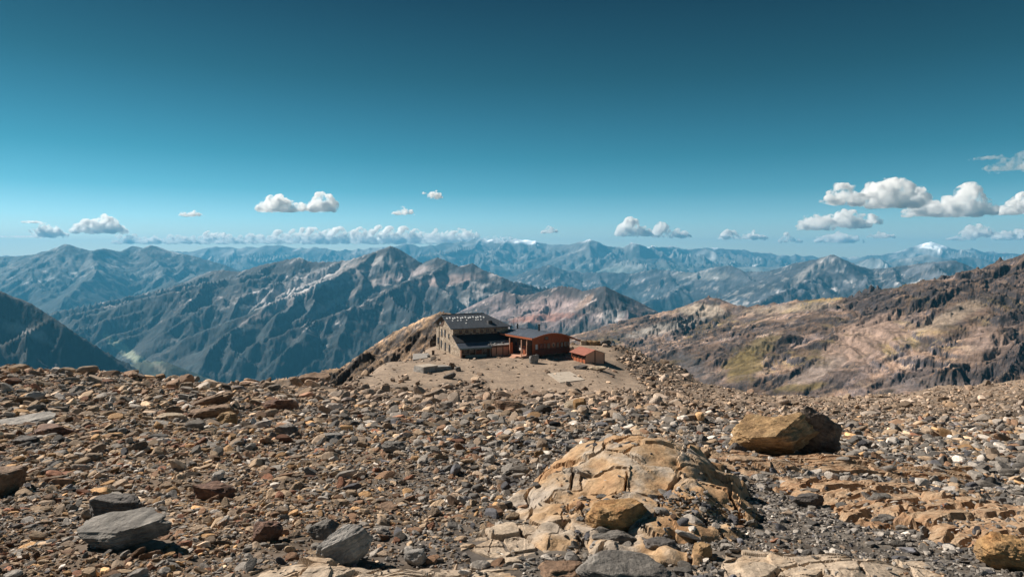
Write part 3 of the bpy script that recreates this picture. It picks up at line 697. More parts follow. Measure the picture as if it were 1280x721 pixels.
boulder('dark strata block on the right flank of the outcrop', 828, 650, 54, 38, 'dark', 922, dep=.6, rot=-25, tilt=(0, .4), strata=.1)
boulder('blue grey angular block right of the strata block', 856, 640, 30, 26, 'grey', 923)
boulder('dark wedge shaped stone above the right gravel patch', 886, 606, 26, 18, 'dark', 924)
boulder('blackish slab at the right edge', 1252, 664, 74, 26, 'dark', 925, dep=.5, rot=-12, tilt=(0, .12), strata=.1)
boulder('dark pointed stone left of the blackish slab', 1236, 636, 30, 16, 'dark', 926, tilt=(0, .2))
boulder('orange and yellow weathered boulder in the lower right corner', 1262, 722, 66, 56, 'ochre', 927, dep=.8, sub=5, rough=.14)
boulder('round grey boulder with pale bands right of centre', 1106, 644, 36, 30, 'grey', 928, cuts=7)
boulder('dark blue flat boulder below the large tan one', 1010, 636, 42, 22, 'dark', 929, dep=.6)
boulder('grey slab lying beyond the dark blue flat boulder', 1037, 618, 32, 14, 'grey', 930, dep=.6)
boulder('blue grey block below the round banded boulder', 1108, 660, 34, 20, 'grey', 931)
boulder('brown slab perched on the crest left of the hut', 396, 484, 42, 18, 'brown', 932, dep=.6, rot=-10)
boulder('grey boulder among rubble left of centre', 356, 548, 30, 18, 'grey', 933)
boulder('white flecked pale slab left of centre', 415, 556, 28, 16, 'pale', 934)
boulder('bluish grey flat stone near the middle of the slope', 494, 566, 30, 16, 'grey', 935)
boulder('flat brown boulder low in the middle foreground', 487, 640, 34, 14, 'brown', 940)
boulder('broad brown slab low on the left of the bottom edge', 700, 724, 62, 26, 'brown', 941, dep=.7)
boulder('striped dark triangular boulder right of the rust topped one', 826, 694, 40, 24, 'dark', 942, cuts=5)
boulder('pale orange block with a square side at the lower right', 878, 700, 26, 24, 'tan', 943, blocky=1)
boulder('long dark stone at the left of the outcrop', 638, 609, 32, 14, 'dark', 944, tilt=(0, .3), dep=.5)
boulder('red topped dark stone at the end of the orange ledge', 1150, 662, 34, 20, 'rust', 945)

# ------------------------------------------------------------------ cracked bedrock
def rock_face_mat(name, cols, sc_=.5, stretch=(1, 1, 1), rot=0):
    m, n, b = new_mat(name); t = n.nodes.new('ShaderNodeTexCoord'); v = t.outputs['Object']
    mp = n.nodes.new('ShaderNodeMapping'); mp.inputs['Rotation'].default_value = (0, 0, rot); n.links.new(v, mp.inputs[0])
    m2 = n.nodes.new('ShaderNodeMapping'); m2.inputs['Scale'].default_value = stretch; n.links.new(mp.outputs[0], m2.inputs[0]); v2 = m2.outputs[0]
    k = noise_node(n, sc_, 7, .62, v2, .7); r = ramp(n, k.outputs[0], cols); c = r.outputs[0]
    g = noise_node(n, sc_ * 8, 8, .72, v2, .3); r2 = ramp(n, g.outputs[0], [(.32, (.60, .57, .55)), (.5, (1, 1, 1)), (.68, (1.28, 1.26, 1.24))]); c = mixn(n, c, r2.outputs[0])
    g3 = noise_node(n, 26, 4, .7, v); r3 = ramp(n, g3.outputs[0], [(.35, (.8, .8, .8)), (.65, (1.15, 1.15, 1.15))]); c = mixn(n, c, r3.outputs[0])
    n.links.new(c, b.inputs['Base Color']); b.inputs['Roughness'].default_value = .8; b.inputs['Specular IOR Level'].default_value = .3
    ad = n.nodes.new('ShaderNodeMath'); ad.operation = 'ADD'; n.links.new(g.outputs[0], ad.inputs[0]); n.links.new(k.outputs[0], ad.inputs[1])
    bump(n, ad.outputs[0], b, .8, .05)
    return m
M['cream'] = rock_face_mat('cream_bedrock', [(.26, (.30, .27, .25)), (.40, (.40, .33, .26)), (.50, (.42, .28, .16)), (.66, (.34, .18, .08))], .45)
M['orange'] = rock_face_mat('orange_bedrock', [(.28, (.19, .125, .09)), (.42, (.36, .215, .12)), (.55, (.41, .30, .20)), (.72, (.29, .13, .065))], .8, (1, 3.2, 1), R(28))
M['sandrock'] = rock_face_mat('sandy_bedrock', [(.3, (.34, .27, .21)), (.5, (.46, .37, .28)), (.7, (.42, .29, .18))], .8)
outs = []      # height functions of the bedrock, for the stones that lie on it
def outcrop(label, name, cx, cy, ax, ay, rot, hfn, mat, cell, seed, n=170, aniso=(1, 1), crack=.04, streak=0, tilt=.12, facet=.14, cat='rock outcrop', lift=.0):
    ca, sa = math.cos(rot), math.sin(rot)
    u = np.linspace(-1.15, 1.15, n); U, V = np.meshgrid(u, u)
    def loc(x, y):
        dx, dy = x - cx, y - cy; return (dx * ca + dy * sa) / ax, (-dx * sa + dy * ca) / ay
    def top(x, y):
        a, b = loc(x, y)
        wv = fbm(x * .9, y * .9, 3, seed) * .28
        r = np.sqrt(a * a + b * b) + wv
        return H(x, y) + hfn(a, b, r) + fbm(x * .5, y * .5, 3, seed + 2) * .12 - .25 * sstep(.92, 1.12, r) + lift, r
    X = cx + U * ax * ca - V * ay * sa; Y = cy + U * ax * sa + V * ay * ca
    Z, Rr = top(X, Y)
    if streak: Z = Z + fbm(U * ax / 1.6 + V * ay / 2.2, V * ay / .14 + fbm(X, Y, 2, seed + 12) * 1.5, 4, seed + 11, gain=.6, ridged=True) * streak
    # crack pattern: warped cells
    gu = (U * ax + fbm(X * .8, Y * .8, 3, seed + 4) * cell * .28) / cell / aniso[0]; gv = (V * ay + fbm(X * .8 + 9, Y * .8, 3, seed + 5) * cell * .28) / cell / aniso[1]
    iu = np.floor(gu); iv = np.floor(gv); d1 = np.full(X.shape, 9.); d2 = d1.copy(); cid = np.zeros(X.shape, int)
    for i in (-1, 0, 1):
        for j in (-1, 0, 1):
            hx = _h(iu + i, iv + j, seed + 6); hy = _h(iu + i, iv + j, seed + 7)
            d = np.sqrt((iu + i + hx - gu) ** 2 + (iv + j + hy - gv) ** 2); idd = ((iu + i) * 1000 + iv + j).astype(int)
            new = d < d1; d2 = np.where(new, d1, np.minimum(d2, d)); cid = np.where(new, idd, cid); d1 = np.where(new, d, d1)
    edge = (d2 - d1) * cell
    hc = _h(cid, cid * 3, seed + 8)
    Z = Z + ((_h(cid, cid * 5, seed + 21) - .5) * (gu - iu) * aniso[0] + (_h(cid, cid * 7, seed + 22) - .5) * (gv - iv) * aniso[1]) * cell * tilt
    # finer broken facets inside each slab
    fc = cell * .32; fu = (gu * cell + fbm(X * 2, Y * 2, 2, seed + 31) * .12) / fc; fv = (gv * cell + fbm(X * 2, Y * 2, 2, seed + 32) * .12) / fc
    ju = np.floor(fu); jv = np.floor(fv); e1 = np.full(X.shape, 9.); fx_ = np.zeros(X.shape); fy_ = np.zeros(X.shape); fid = np.zeros(X.shape, int)
    for i in (-1, 0, 1):
        for j in (-1, 0, 1):
            hx = _h(ju + i, jv + j, seed + 33); hy = _h(ju + i, jv + j, seed + 34); ax_ = ju + i + hx - fu; ay_ = jv + j + hy - fv
            d = np.sqrt(ax_ ** 2 + ay_ ** 2); new = d < e1; e1 = np.where(new, d, e1); fx_ = np.where(new, ax_, fx_); fy_ = np.where(new, ay_, fy_)
            fid = np.where(new, ((ju + i) * 997 + jv + j).astype(int), fid)
    Z = Z + ((_h(fid, fid * 3, seed + 35) - .5) * fx_ * aniso[0] + (_h(fid, fid * 5, seed + 36) - .5) * fy_ * aniso[1] + (_h(fid, fid * 7, seed + 37) - .5) * .35) * fc * facet
    Z = Z + (hc - .5) * crack * 1.6 - crack * 5.0 * sstep(.075, .0, edge) + fbm(X * 5, Y * 5, 3, seed + 9, ridged=True) * .010
    st = (Z * 1.0 + (U * ax) * .12) / .16; Z += (sstep(.5, .9, st - np.floor(st)) - (st - np.floor(st))) * .16 * .22
    tf = cid[:-1, :-1]; rr = Rr[:-1, :-1]
    inside = rr < 1.12; cc_ = np.where(inside, np.arange(tf.size).reshape(tf.shape), -1)
    sh = (tf[1:] == tf[:-1]) & inside[1:] & inside[:-1]; sv = (tf[:, 1:] == tf[:, :-1]) & inside[:, 1:] & inside[:, :-1]
    for _ in range(400):
        o_ = cc_.copy()
        m_ = np.where(sh, np.maximum(cc_[1:], cc_[:-1]), -1); cc_[1:] = np.maximum(cc_[1:], m_); cc_[:-1] = np.maximum(cc_[:-1], m_)
        m_ = np.where(sv, np.maximum(cc_[:, 1:], cc_[:, :-1]), -1); cc_[:, 1:] = np.maximum(cc_[:, 1:], m_); cc_[:, :-1] = np.maximum(cc_[:, :-1], m_)
        if (o_ == cc_).all(): break
    tf = cc_
    root = empty(name, (0, 0, 0)); tag(root, label, cat)
    base = (cx, cy, float(H(cx, cy))); root.location = base
    ids = [c for c in np.unique(tf) if ((tf == c) & (rr < 1.12)).sum() > 25]
    for c in ids:
        grid_obj('slab', X - base[0], Y - base[1], Z - base[2], mat, None, root, False, keep=(tf == c) & (rr < 1.12))
    outs.append((top, loc)); return root

# main dome
outcrop('cream and orange glacier-smoothed bedrock dome split by dark cracks', 'bedrock_outcrop', 2.85, 15.8, 2.55, 5.2, R(-14),
        lambda a, b, r: 1.3 * np.clip(1 - np.clip(r, 0, 1.3) ** 2.4, -.15, 1) * (.34 + .66 * sstep(-.9, .5, b)) * (1 + .12 * a), M['cream'], 1.05, 501, n=250, crack=.05, tilt=.08, facet=.05)
outcrop('rusty orange shoulder of bedrock beyond the cracked dome', 'bedrock_shoulder', 6.4, 21.8, 3.0, 2.8, R(-20),
        lambda a, b, r: .45 * (1 - np.clip(r, 0, 1.2) ** 2), M['orange'], .8, 502, aniso=(2.2, .8), streak=.045)
outcrop('orange ledge of layered bedrock running down the right side', 'layered_ledge', 9.5, 14.2, 2.5, 5.0, R(14),
        lambda a, b, r: .38 * (1 - np.clip(r, 0, 1.2) ** 2), M['orange'], .6, 503, aniso=(3.2, .7), crack=.035, streak=.045)
outcrop('tan ledge between the large tan boulder and the right edge', 'upper_ledge', 11.2, 22.0, 4.2, 2.2, R(-10),
        lambda a, b, r: .30 * (1 - np.clip(r, 0, 1.2) ** 2), M['orange'], .6, 504, aniso=(3.2, .7), crack=.035, streak=.045)
outcrop('smooth sandy bedrock slab along the bottom right', 'sandy_slab', 4.7, 10.4, 2.1, .95, R(-4),
        lambda a, b, r: .10 * (1 - np.clip(r, 0, 1.2) ** 2), M['sandrock'], .7, 505, crack=.03)
outcrop('smooth sandy bedrock slab along the bottom left of centre', 'foreground_slab', -2.0, 10.05, 2.3, .75, R(4),
        lambda a, b, r: .09 * (1 - np.clip(r, 0, 1.2) ** 2), M['sandrock'], .7, 506, crack=.03)
outcrop('low sandy bedrock sheet left of the outcrop foot', 'outcrop_foot_slab', .2, 11.6, 1.1, 1.2, R(0),
        lambda a, b, r: .10 * (1 - np.clip(r, 0, 1.2) ** 2), M['sandrock'], .6, 507, crack=.03)

def surface(x, y):
    z = H(x, y); on = np.zeros(z.shape)
    for top, loc in outs:
        t, r = top(x, y); m = (r < 1.0) & (t > z); z = np.where(m, t, z); on = np.where(m, 1 - r, on)
    return z, on

# ------------------------------------------------------------------ loose stones
PAL = np.array([(.19, .172, .155), (.12, .112, .105), (.28, .255, .23), (.25, .19, .14), (.34, .25, .17), (.20, .12, .075), (.36, .22, .11), (.22, .105, .065), (.42, .38, .34), (.085, .085, .095)])
PNAME = ['grey', 'dark grey', 'light grey', 'brown grey', 'tan', 'brown', 'orange brown', 'rust red', 'whitish', 'blackish']
rng = np.random.default_rng(7)
def scatter(ncand, y0, y1, spx, spread, smin, px0=-170, px1=1450):
    ly0, ly1 = math.log(y0), math.log(y1)
    Yv = np.exp(rng.uniform(ly0, ly1, ncand)); pxv = rng.uniform(px0, px1, ncand); X = (pxv - 640) / F * Yv
    s = np.maximum(smin, spx * Yv / F) * np.exp(rng.normal(0, spread, ncand))
    return X, Yv, s
parts_ = [scatter(72000, 8.2, 205, 5.6, .50, .05), scatter(95000, 8.2, 60, 3.9, .3, .03), scatter(60000, 50, 205, 4.4, .3, .03), scatter(6000, 8.2, 160, 13, .38, .12)]
SX = np.concatenate([p[0] for p in parts_]); SY = np.concatenate([p[1] for p in parts_]); SS = np.concatenate([p[2] for p in parts_])
pmk = plateau_mask(SX, SY); pmk = np.where((SY > 116), pmk, 0)
SZ, ON = surface(SX, SY)
keep = rng.random(len(SX)) < np.clip(1 - 1.1 * pmk, .10, 1)
spx_ = SX / SY * F + 640
dens = .85 + 1.1 * fbm(SX / 4, SY / 5, 3, 61)
keep &= rng.random(len(SX)) < np.clip(dens, .25, 1) 
low_dome = (SY < 13.6) & (SY > 11.2)
keep &= (ON <= .03) | (rng.random(len(SX)) < np.where(low_dome & (SX > .9) & (SX < 5), .55, np.where(SX > 5.6, .17, .04)))
# the finer far scree on the right: smaller stones
fs = (spx_ > 860) & (SY > 55); SS = np.where(fs, SS * .62, SS); SS = np.where((spx_ > 770) & (SY > 105), SS * .75, SS); SS = np.where(pmk > .6, SS * .6, SS); SS = np.minimum(SS, 21 * SY / F)
gp = (spx_ > 900) & (spx_ < 1120) & (SY < 17) & (SY > 11.5); SS = np.where(gp, SS * .8, SS)
for bx, by, ra, rb_ in bould:
    keep &= (((SX - bx) / (ra + SS * .35)) ** 2 + ((SY - by) / (rb_ + SS * .35)) ** 2) > .85
keep &= SZ > -60
# hide nothing behind the crest: only stones the slope can show or nearly show
SX, SY, SS, SZ, ON, spx_ = (a[keep] for a in (SX, SY, SS, SZ, ON, spx_))
NS = len(SX)
SS_ = 0; hue = fbm(SX / 4, SY / 4, 3, 71); hue2 = fbm(SX / 1.2, SY / 1.2, 3, 72)
warm = np.clip(.55 + .9 * hue + .35 * sstep(620, 300, spx_) - .45 * sstep(560, 720, spx_) * sstep(36, 15, SY) + .12 * sstep(40, 90, SY) - .25 * sstep(600, 420, spx_) * sstep(600, 300, spx_) * 0, 0.05, 1)
wt = np.stack([1.4 * (1 - warm) + .25, .9 * (1 - warm) + .12, .7 + 0 * warm, .9 * warm + .25, 1.1 * warm, .8 * warm, .55 * warm ** 2, .28 * warm ** 2, .16 + 0 * warm, .5 * (1 - warm) + .05], 1)
cs = np.cumsum(wt / wt.sum(1, keepdims=True), 1); ci = (rng.random(NS)[:, None] > cs).sum(1).clip(0, 9)
val = np.exp(rng.normal(.10, .40, NS))
tone = PAL[ci] * val[:, None]
ff = sstep(30, 100, SY)[:, None]; avg = np.array([.29, .215, .16]); tone = tone * (1 - ff * .7) + avg * val[:, None] * ff * .7
NP = 22
protos = []; shapes = []
for i in range(NP):
    fl = [.30, .42, .55, .7][i % 4]; shapes.append(['flat', 'flat', 'blocky', 'chunky'][i % 4])
    protos.append(rock_mesh('stone', 2000 + i, M['stone'], (.53, .53, .53), sub=3, cuts=5 + i % 5, flat=fl, elong=[.6, .75, .85][i % 3], blocky=.8))
pid = rng.integers(0, NP, NS)
rotz = rng.uniform(0, 2 * np.pi, NS); rx = rng.normal(.0, .30, NS); ry = rng.normal(.10, .30, NS)
scl = np.stack([SS * rng.uniform(.9, 1.35, NS), SS * rng.uniform(.8, 1.1, NS), SS * rng.uniform(.75, 1.15, NS)], 1)
flv = np.array([.30, .42, .55, .7])[pid % 4]
cz = SZ + scl[:, 2] * flv * .5 * rng.uniform(.1, .75, NS)
# the largest in the picture become things of their own
spy = HOR - cz / SY * F
fac = SS / SY * F
# visible test against the terrain profile (marching towards the camera)
cand = np.argsort(-fac * (1 if True else 1))
cand = [i for i in cand[:2600] if 6 < spx_[i] < 1274 and 462 < spy[i] < 716]
solo = []
for i in cand:
    t = np.linspace(.25, .97, 40); xs, ys = SX[i] * t, SY[i] * t
    okk = ys > 6.6
    if (surface(xs[okk], ys[okk])[0] > (cz[i] + scl[i, 2] * flv[i] * .3) * t[okk]).any(): continue
    solo.append(i)
    if len(solo) >= 300: break
recs = {}
for i in solo:
    py_ = HOR - SZ[i] / SY[i] * F
    best = min((b for b in bnames if b[4]), key=lambda b: (b[2] - spx_[i]) ** 2 + (2 * (b[3] - py_)) ** 2)
    dx, dy = spx_[i] - best[2], (py_ - best[3]) * 1.6
    side = ('right of' if dx > 0 else 'left of') if abs(dx) > abs(dy) else ('in front of' if dy > 0 else 'behind')
    recs.setdefault((PNAME[ci[i]], shapes[pid[i]], side, best[4]), []).append((math.hypot(dx, dy), i))
for (cn, shp, side, bn), lst in recs.items():
    for rk, (_, i) in enumerate(sorted(lst)):
        o = bpy.data.objects.new('stone', protos[pid[i]]); COL.objects.link(o)
        o.location = (SX[i], SY[i], cz[i]); o.rotation_euler = (rx[i], ry[i], rotz[i]); o.scale = scl[i]
        o['tone'] = [float(q) for q in tone[i]]
        pre = '' if len(lst) == 1 else (['nearest', 'second nearest', 'third nearest'] + [q + ' nearest' for q in ORD[3:]])[rk] + ' '
        tag(o, f'{pre}{cn} {shp} stone {side} the {bn}', 'stone', 'larger loose stones in the moraine rubble')
soloset = set(solo)
rest = np.array([i for i in range(NS) if i not in soloset])
# prototypes for the rubble instances
pc = bpy.data.collections.new('stone_shapes')
for i, m in enumerate(protos):
    o = bpy.data.objects.new(f'shape_{i:02d}', m); pc.objects.link(o)
pm_ = bpy.data.meshes.new('rubble'); pm_.vertices.add(len(rest))
pts = np.stack([SX[rest], SY[rest], cz[rest]], 1).astype(np.float32); pm_.vertices.foreach_set('co', pts.ravel())
def addattr(nm, ty, data, key):
    a = pm_.attributes.new(nm, ty, 'POINT'); a.data.foreach_set(key, np.ascontiguousarray(data).ravel())
addattr('rot', 'FLOAT_VECTOR', np.stack([rx, ry, rotz], 1)[rest].astype(np.float32), 'vector')
addattr('scl', 'FLOAT_VECTOR', scl[rest].astype(np.float32), 'vector')
addattr('idx', 'INT', pid[rest].astype(np.int32), 'value')
addattr('tone', 'FLOAT_COLOR', np.concatenate([tone[rest], np.ones((len(rest), 1))], 1).astype(np.float32), 'color')
ro = link(bpy.data.objects.new('rubble', pm_)); tag(ro, 'loose angular rubble covering the moraine slope', kind='stuff')
ng = bpy.data.node_groups.new('rubble', 'GeometryNodeTree')
ng.interface.new_socket('Geometry', in_out='INPUT', socket_type='NodeSocketGeometry'); ng.interface.new_socket('Geometry', in_out='OUTPUT', socket_type='NodeSocketGeometry')
gi = ng.nodes.new('NodeGroupInput'); go = ng.nodes.new('NodeGroupOutput'); ip = ng.nodes.new('GeometryNodeInstanceOnPoints'); cinf = ng.nodes.new('GeometryNodeCollectionInfo')
cinf.inputs['Collection'].default_value = pc; cinf.inputs['Separate Children'].default_value = True; cinf.inputs['Reset Children'].default_value = True
ip.inputs['Pick Instance'].default_value = True
def nat(nm, ty):
    a = ng.nodes.new('GeometryNodeInputNamedAttribute'); a.data_type = ty; a.inputs[0].default_value = nm; return a.outputs['Attribute']
e2r = ng.nodes.new('FunctionNodeEulerToRotation')
ng.links.new(gi.outputs[0], ip.inputs['Points']); ng.links.new(cinf.outputs[0], ip.inputs['Instance'])
ng.links.new(nat('idx', 'INT'), ip.inputs['Instance Index']); ng.links.new(nat('rot', 'FLOAT_VECTOR'), e2r.inputs[0]); ng.links.new(e2r.outputs[0], ip.inputs['Rotation'])
ng.links.new(nat('scl', 'FLOAT_VECTOR'), ip.inputs['Scale']); ng.links.new(ip.outputs[0], go.inputs[0])
md = ro.modifiers.new('rubble', 'NODES'); md.node_group = ng

# ------------------------------------------------------------------ buildings
class Kit:
    def __init__(s, name, loc, rz, label, cat):
        s.root = empty(name, loc, R(rz)); tag(s.root, label, cat)
    def box(s, name, x0, x1, y0, y1, z0, z1, mat, parent=None, label=None):
        v = [(x, y, z) for z in (z0, z1) for x, y in ((x0, y0), (x1, y0), (x1, y1), (x0, y1))]
        o = mesh_obj(name, v, [(3, 2, 1, 0), (4, 5, 6, 7), (0, 1, 5, 4), (1, 2, 6, 5), (2, 3, 7, 6), (3, 0, 4, 7)], mat, parent or s.root)
        if label: o['label'] = label
        return o
    def poly(s, name, v, f, mat, parent=None, label=None):
        o = mesh_obj(name, v, f, mat, parent or s.root)
        if label: o['label'] = label
        return o
    def slab(s, name, quad, th, mat, parent=None, label=None):
        """a flat sheet (quad or polygon) given thickness th downwards"""
        n_ = len(quad); v = list(quad) + [(a, b, c - th) for a, b, c in quad]
        f = [tuple(range(n_)), tuple(range(2 * n_ - 1, n_ - 1, -1))] + [(i, i + n_, (i + 1) % n_ + n_, (i + 1) % n_) for i in range(n_)]
        return s.poly(name, v, f, mat, parent, label)
    def win_y(s, x, z, w_, h_, y, frame, glass, name='window', d=.08):
        """window in a wall facing local -y at y"""
        fo = s.box(name, x - w_ / 2, x + w_ / 2, y - d, y + .02, z - h_ / 2, z + h_ / 2, frame)
        s.box('pane', x - w_ / 2 + .09, x + w_ / 2 - .09, y - d - .015, y - d + .01, z - h_ / 2 + .09, z + h_ / 2 - .09, glass, fo)
        s.box('sill', x - w_ / 2 - .06, x + w_ / 2 + .06, y - d - .1, y, z - h_ / 2 - .09, z - h_ / 2 - .003, frame, fo)
    def win_x(s, y, z, w_, h_, x, frame, glass, name='window', d=.08):
        """window in a wall facing local -x at x"""
        fo = s.box(name, x - d, x + .02, y - w_ / 2, y + w_ / 2, z - h_ / 2, z + h_ / 2, frame)
        s.box('pane', x - d - .015, x - d + .01, y - w_ / 2 + .09, y + w_ / 2 - .09, z - h_ / 2 + .09, z + h_ / 2 - .09, glass, fo)
        s.box('sill', x - d - .1, x, y - w_ / 2 - .06, y + w_ / 2 + .06, z - h_ / 2 - .09, z - h_ / 2 - .003, frame, fo)

def masonry(name, c1, c2, mortar):
    m, n, b = new_mat(name); t = n.nodes.new('ShaderNodeTexCoord'); mp = n.nodes.new('ShaderNodeMapping'); mp.inputs['Scale'].default_value = (1.1, 1.1, 2.2)
    n.links.new(t.outputs['Object'], mp.inputs[0])
    v = n.nodes.new('ShaderNodeTexVoronoi'); v.inputs['Scale'].default_value = 1.2; n.links.new(mp.outputs[0], v.inputs['Vector'])
    v2 = n.nodes.new('ShaderNodeTexVoronoi'); v2.feature = 'DISTANCE_TO_EDGE'; v2.inputs['Scale'].default_value = 1.2; n.links.new(mp.outputs[0], v2.inputs['Vector'])
    s = n.nodes.new('ShaderNodeSeparateColor'); n.links.new(v.outputs['Color'], s.inputs[0])
    r = ramp(n, s.outputs[0], [(0, c1), (1, c2)]); r2 = ramp(n, v2.outputs['Distance'], [(.02, mortar), (.08, (1, 1, 1))])
    n.links.new(mixn(n, r.outputs[0], r2.outputs[0]), b.inputs['Base Color']); b.inputs['Roughness'].default_value = .9
    bump(n, v2.outputs['Distance'], b, .6, .08); return m
MW = masonry('hut_masonry', (.24, .18, .13), (.48, .39, .30), (.5, .45, .4))
M['slate'] = plain_mat('dark_slate_roof', (.075, .085, .10), 1.2, .7, 1.3, rough=.45, stretch=(3, .4, .4))
M['metal'] = plain_mat('grey_metal_roof', (.11, .13, .165), .8, .8, 1.2, rough=.38, metal=.3)
M['oldmetal'] = plain_mat('weathered_light_roof', (.42, .40, .38), 1.5, .55, 1.2, rough=.6)
M['darkmetal'] = plain_mat('dark_metal_roof', (.035, .036, .04), 1, .8, 1.2, rough=.5)
M['redwood'] = plain_mat('red_larch_wood', (.36, .105, .042), 3, .75, 1.25, stretch=(4, 4, .5))
M['rail'] = plain_mat('rail_wood', (.17, .055, .028), 3, .75, 1.25)
M['darkwood'] = plain_mat('dark_wood', (.085, .05, .035), 3, .7, 1.3, stretch=(4, 4, .5))
M['palewood'] = plain_mat('pale_pink_wood', (.62, .36, .25), 2, .85, 1.12, stretch=(5, 5, .4))
M['greywood'] = plain_mat('grey_wood', (.26, .20, .16), 2, .7, 1.3, stretch=(5, 5, .4))
M['redroof'] = plain_mat('red_brown_sheet_roof', (.30, .11, .075), 1.5, .8, 1.25, rough=.6)
M['glass'] = plain_mat('window_glass', (.03, .035, .045), 1, .9, 1.1, rough=.12, spec=.6)
M['glare'] = plain_mat('glare_pane', (.6, .6, .6), 2, .9, 1.1)  # pale colour paints a white reflection on the glass, no curtain hangs
M['white'] = plain_mat('white_fitting', (.78, .78, .78), 2, .9, 1.05, rough=.5)
M['concrete'] = plain_mat('old_concrete', (.30, .28, .26), 1.6, .6, 1.3, bdist=.1)
M['padmat'] = plain_mat('pale_concrete_pad', (.46, .395, .325), .7, .75, 1.12)
M['teal'] = plain_mat('teal_screen', (.10, .16, .17), 1, .8, 1.2, rough=.3)

# stone refuge
k = Kit('stone_refuge', (-16.1, 185.5, -27.5), 23.9, 'three storey stone mountain refuge with a dark slate roof', 'mountain hut')
Lx, Ly = 16.4, 15.0; ez = 7.6; rz_ = 10.5; rb0 = -.8
k.poly('gable_wall', [(0, 0, rb0), (0, Ly, rb0), (0, Ly, ez), (0, 7.5, rz_ - .25), (0, 0, ez), (.5, 0, rb0), (.5, Ly, rb0), (.5, Ly, ez), (.5, 7.5, rz_ - .25), (.5, 0, ez)],
       [(0, 4, 3, 2, 1), (5, 6, 7, 8, 9), (0, 5, 9, 4), (1, 2, 7, 6), (4, 9, 8, 3), (3, 8, 7, 2)], MW)
k.box('front_wall', .503, Lx, .003, .5, rb0, ez, MW); k.box('back_wall', .503, Lx, Ly - .5, Ly - .003, rb0, ez, MW); k.box('end_wall', Lx - .5, Lx - .003, .503, Ly - .503, rb0, ez - .02, MW)
k.poly('gable_cladding', [(-.1, 9.3, 7.0), (-.1, 14.0, 7.0), (-.1, 14.0, 7.85), (-.1, 7.5, rz_ - .35), (-.1, 7.5, 8.2), (-.004, 9.3, 7.0), (-.004, 14.0, 7.0), (-.004, 14.0, 7.85), (-.004, 7.5, rz_ - .35), (-.004, 7.5, 8.2)],
       [(0, 4, 3, 2, 1), (5, 6, 7, 8, 9), (0, 5, 9, 4), (1, 2, 7, 6), (4, 9, 8, 3), (3, 8, 7, 2), (0, 1, 6, 5)], M['darkwood'])
o1, o2 = -.9, Lx + .9; hip = 12.0
rf = k.slab('roof', [(o1, -.8, ez - .28), (o2, -.8, ez - .28), (hip, 7.5, rz_), (o1, 7.5, rz_)], .22, M['slate'], label='front roof slope of dark slate')
k.slab('roof', [(o1, 7.503, rz_), (hip, 7.503, rz_), (o2, Ly + .8, ez - .28), (o1, Ly + .8, ez - .28)], .22, M['slate'], label='rear roof slope')
k.slab('roof', [(o2 + .003, -.79, ez - .28), (o2 + .003, Ly + .79, ez - .28), (hip + .004, 7.502, rz_)], .22, M['greywood'], label='brownish hip end of the roof')
k.box('ridge_cap', o1, hip, 7.35, 7.65, rz_ - .03, rz_ + .1, M['darkmetal'], rf)
def rzat(y): return ez - .28 + (rz_ - ez + .28) * (y + .8) / 8.3
for i in range(15): 
    x = -.1 + i * .77 + (.15 if i % 3 else 0); y = 5.1 + .25 * math.sin(i * 2.1)
    k.slab('roof_fitting', [(x, y - .35, rzat(y - .35) + .16), (x + .30, y - .35, rzat(y - .35) + .16), (x + .22, y + .3, rzat(y + .3) + .16), (x - .08, y + .3, rzat(y + .3) + .16)], .15, M['white'], rf)
for i, x in enumerate((1.0, 2.6, 3.5, 5.2, 8.0, 8.6, 9.5, 4.4)):
    y = 3.6 if i < 7 else 1.9
    k.slab('roof_fitting', [(x, y - .2, rzat(y - .2) + .13), (x + .26, y - .2, rzat(y - .2) + .13), (x + .26, y + .2, rzat(y + .2) + .13), (x, y + .2, rzat(y + .2) + .13)], .12, M['white'], rf)
k.box('dormer', 10.9, 12.1, 1.2, 2.4, rzat(1.2) + .0, rzat(2.4) + .35, M['darkmetal'])
for x in (2.2, 4.0, 6.3, 8.3, 10.2, 12.4): k.win_y(x, 6.35, .75, .8, .0, M['darkwood'], M['glass'])
for x in (1.0, 3.1, 5.2, 7.2, 9.4, 11.5, 13.4): k.win_y(x, 7.05 - 2.0 + .45, .7, .75, .0, M['darkwood'], M['glass'])
for y, z, w_, h_ in ((9.7, 5.2, 1.0, 2.0), (6.8, 5.4, 1.1, 1.9), (3.5, 4.9, .9, 1.2), (13.2, 2.6, 1.1, 1.7), (6.6, 1.7, 1.1, 2.2), (3.0, 1.6, 1.0, 2.0), (10.2, 2.0, 1.0, 2.0)):
    k.win_x(y, z, w_, h_, .0, M['darkwood'], M['glass'])
k.win_x(10.7, 7.9, .5, .5, -.1, M['white'], M['glass'])
k.box('downpipe', -.14, -.004, 12.0, 12.16, 0, 7.2, M['darkmetal'])
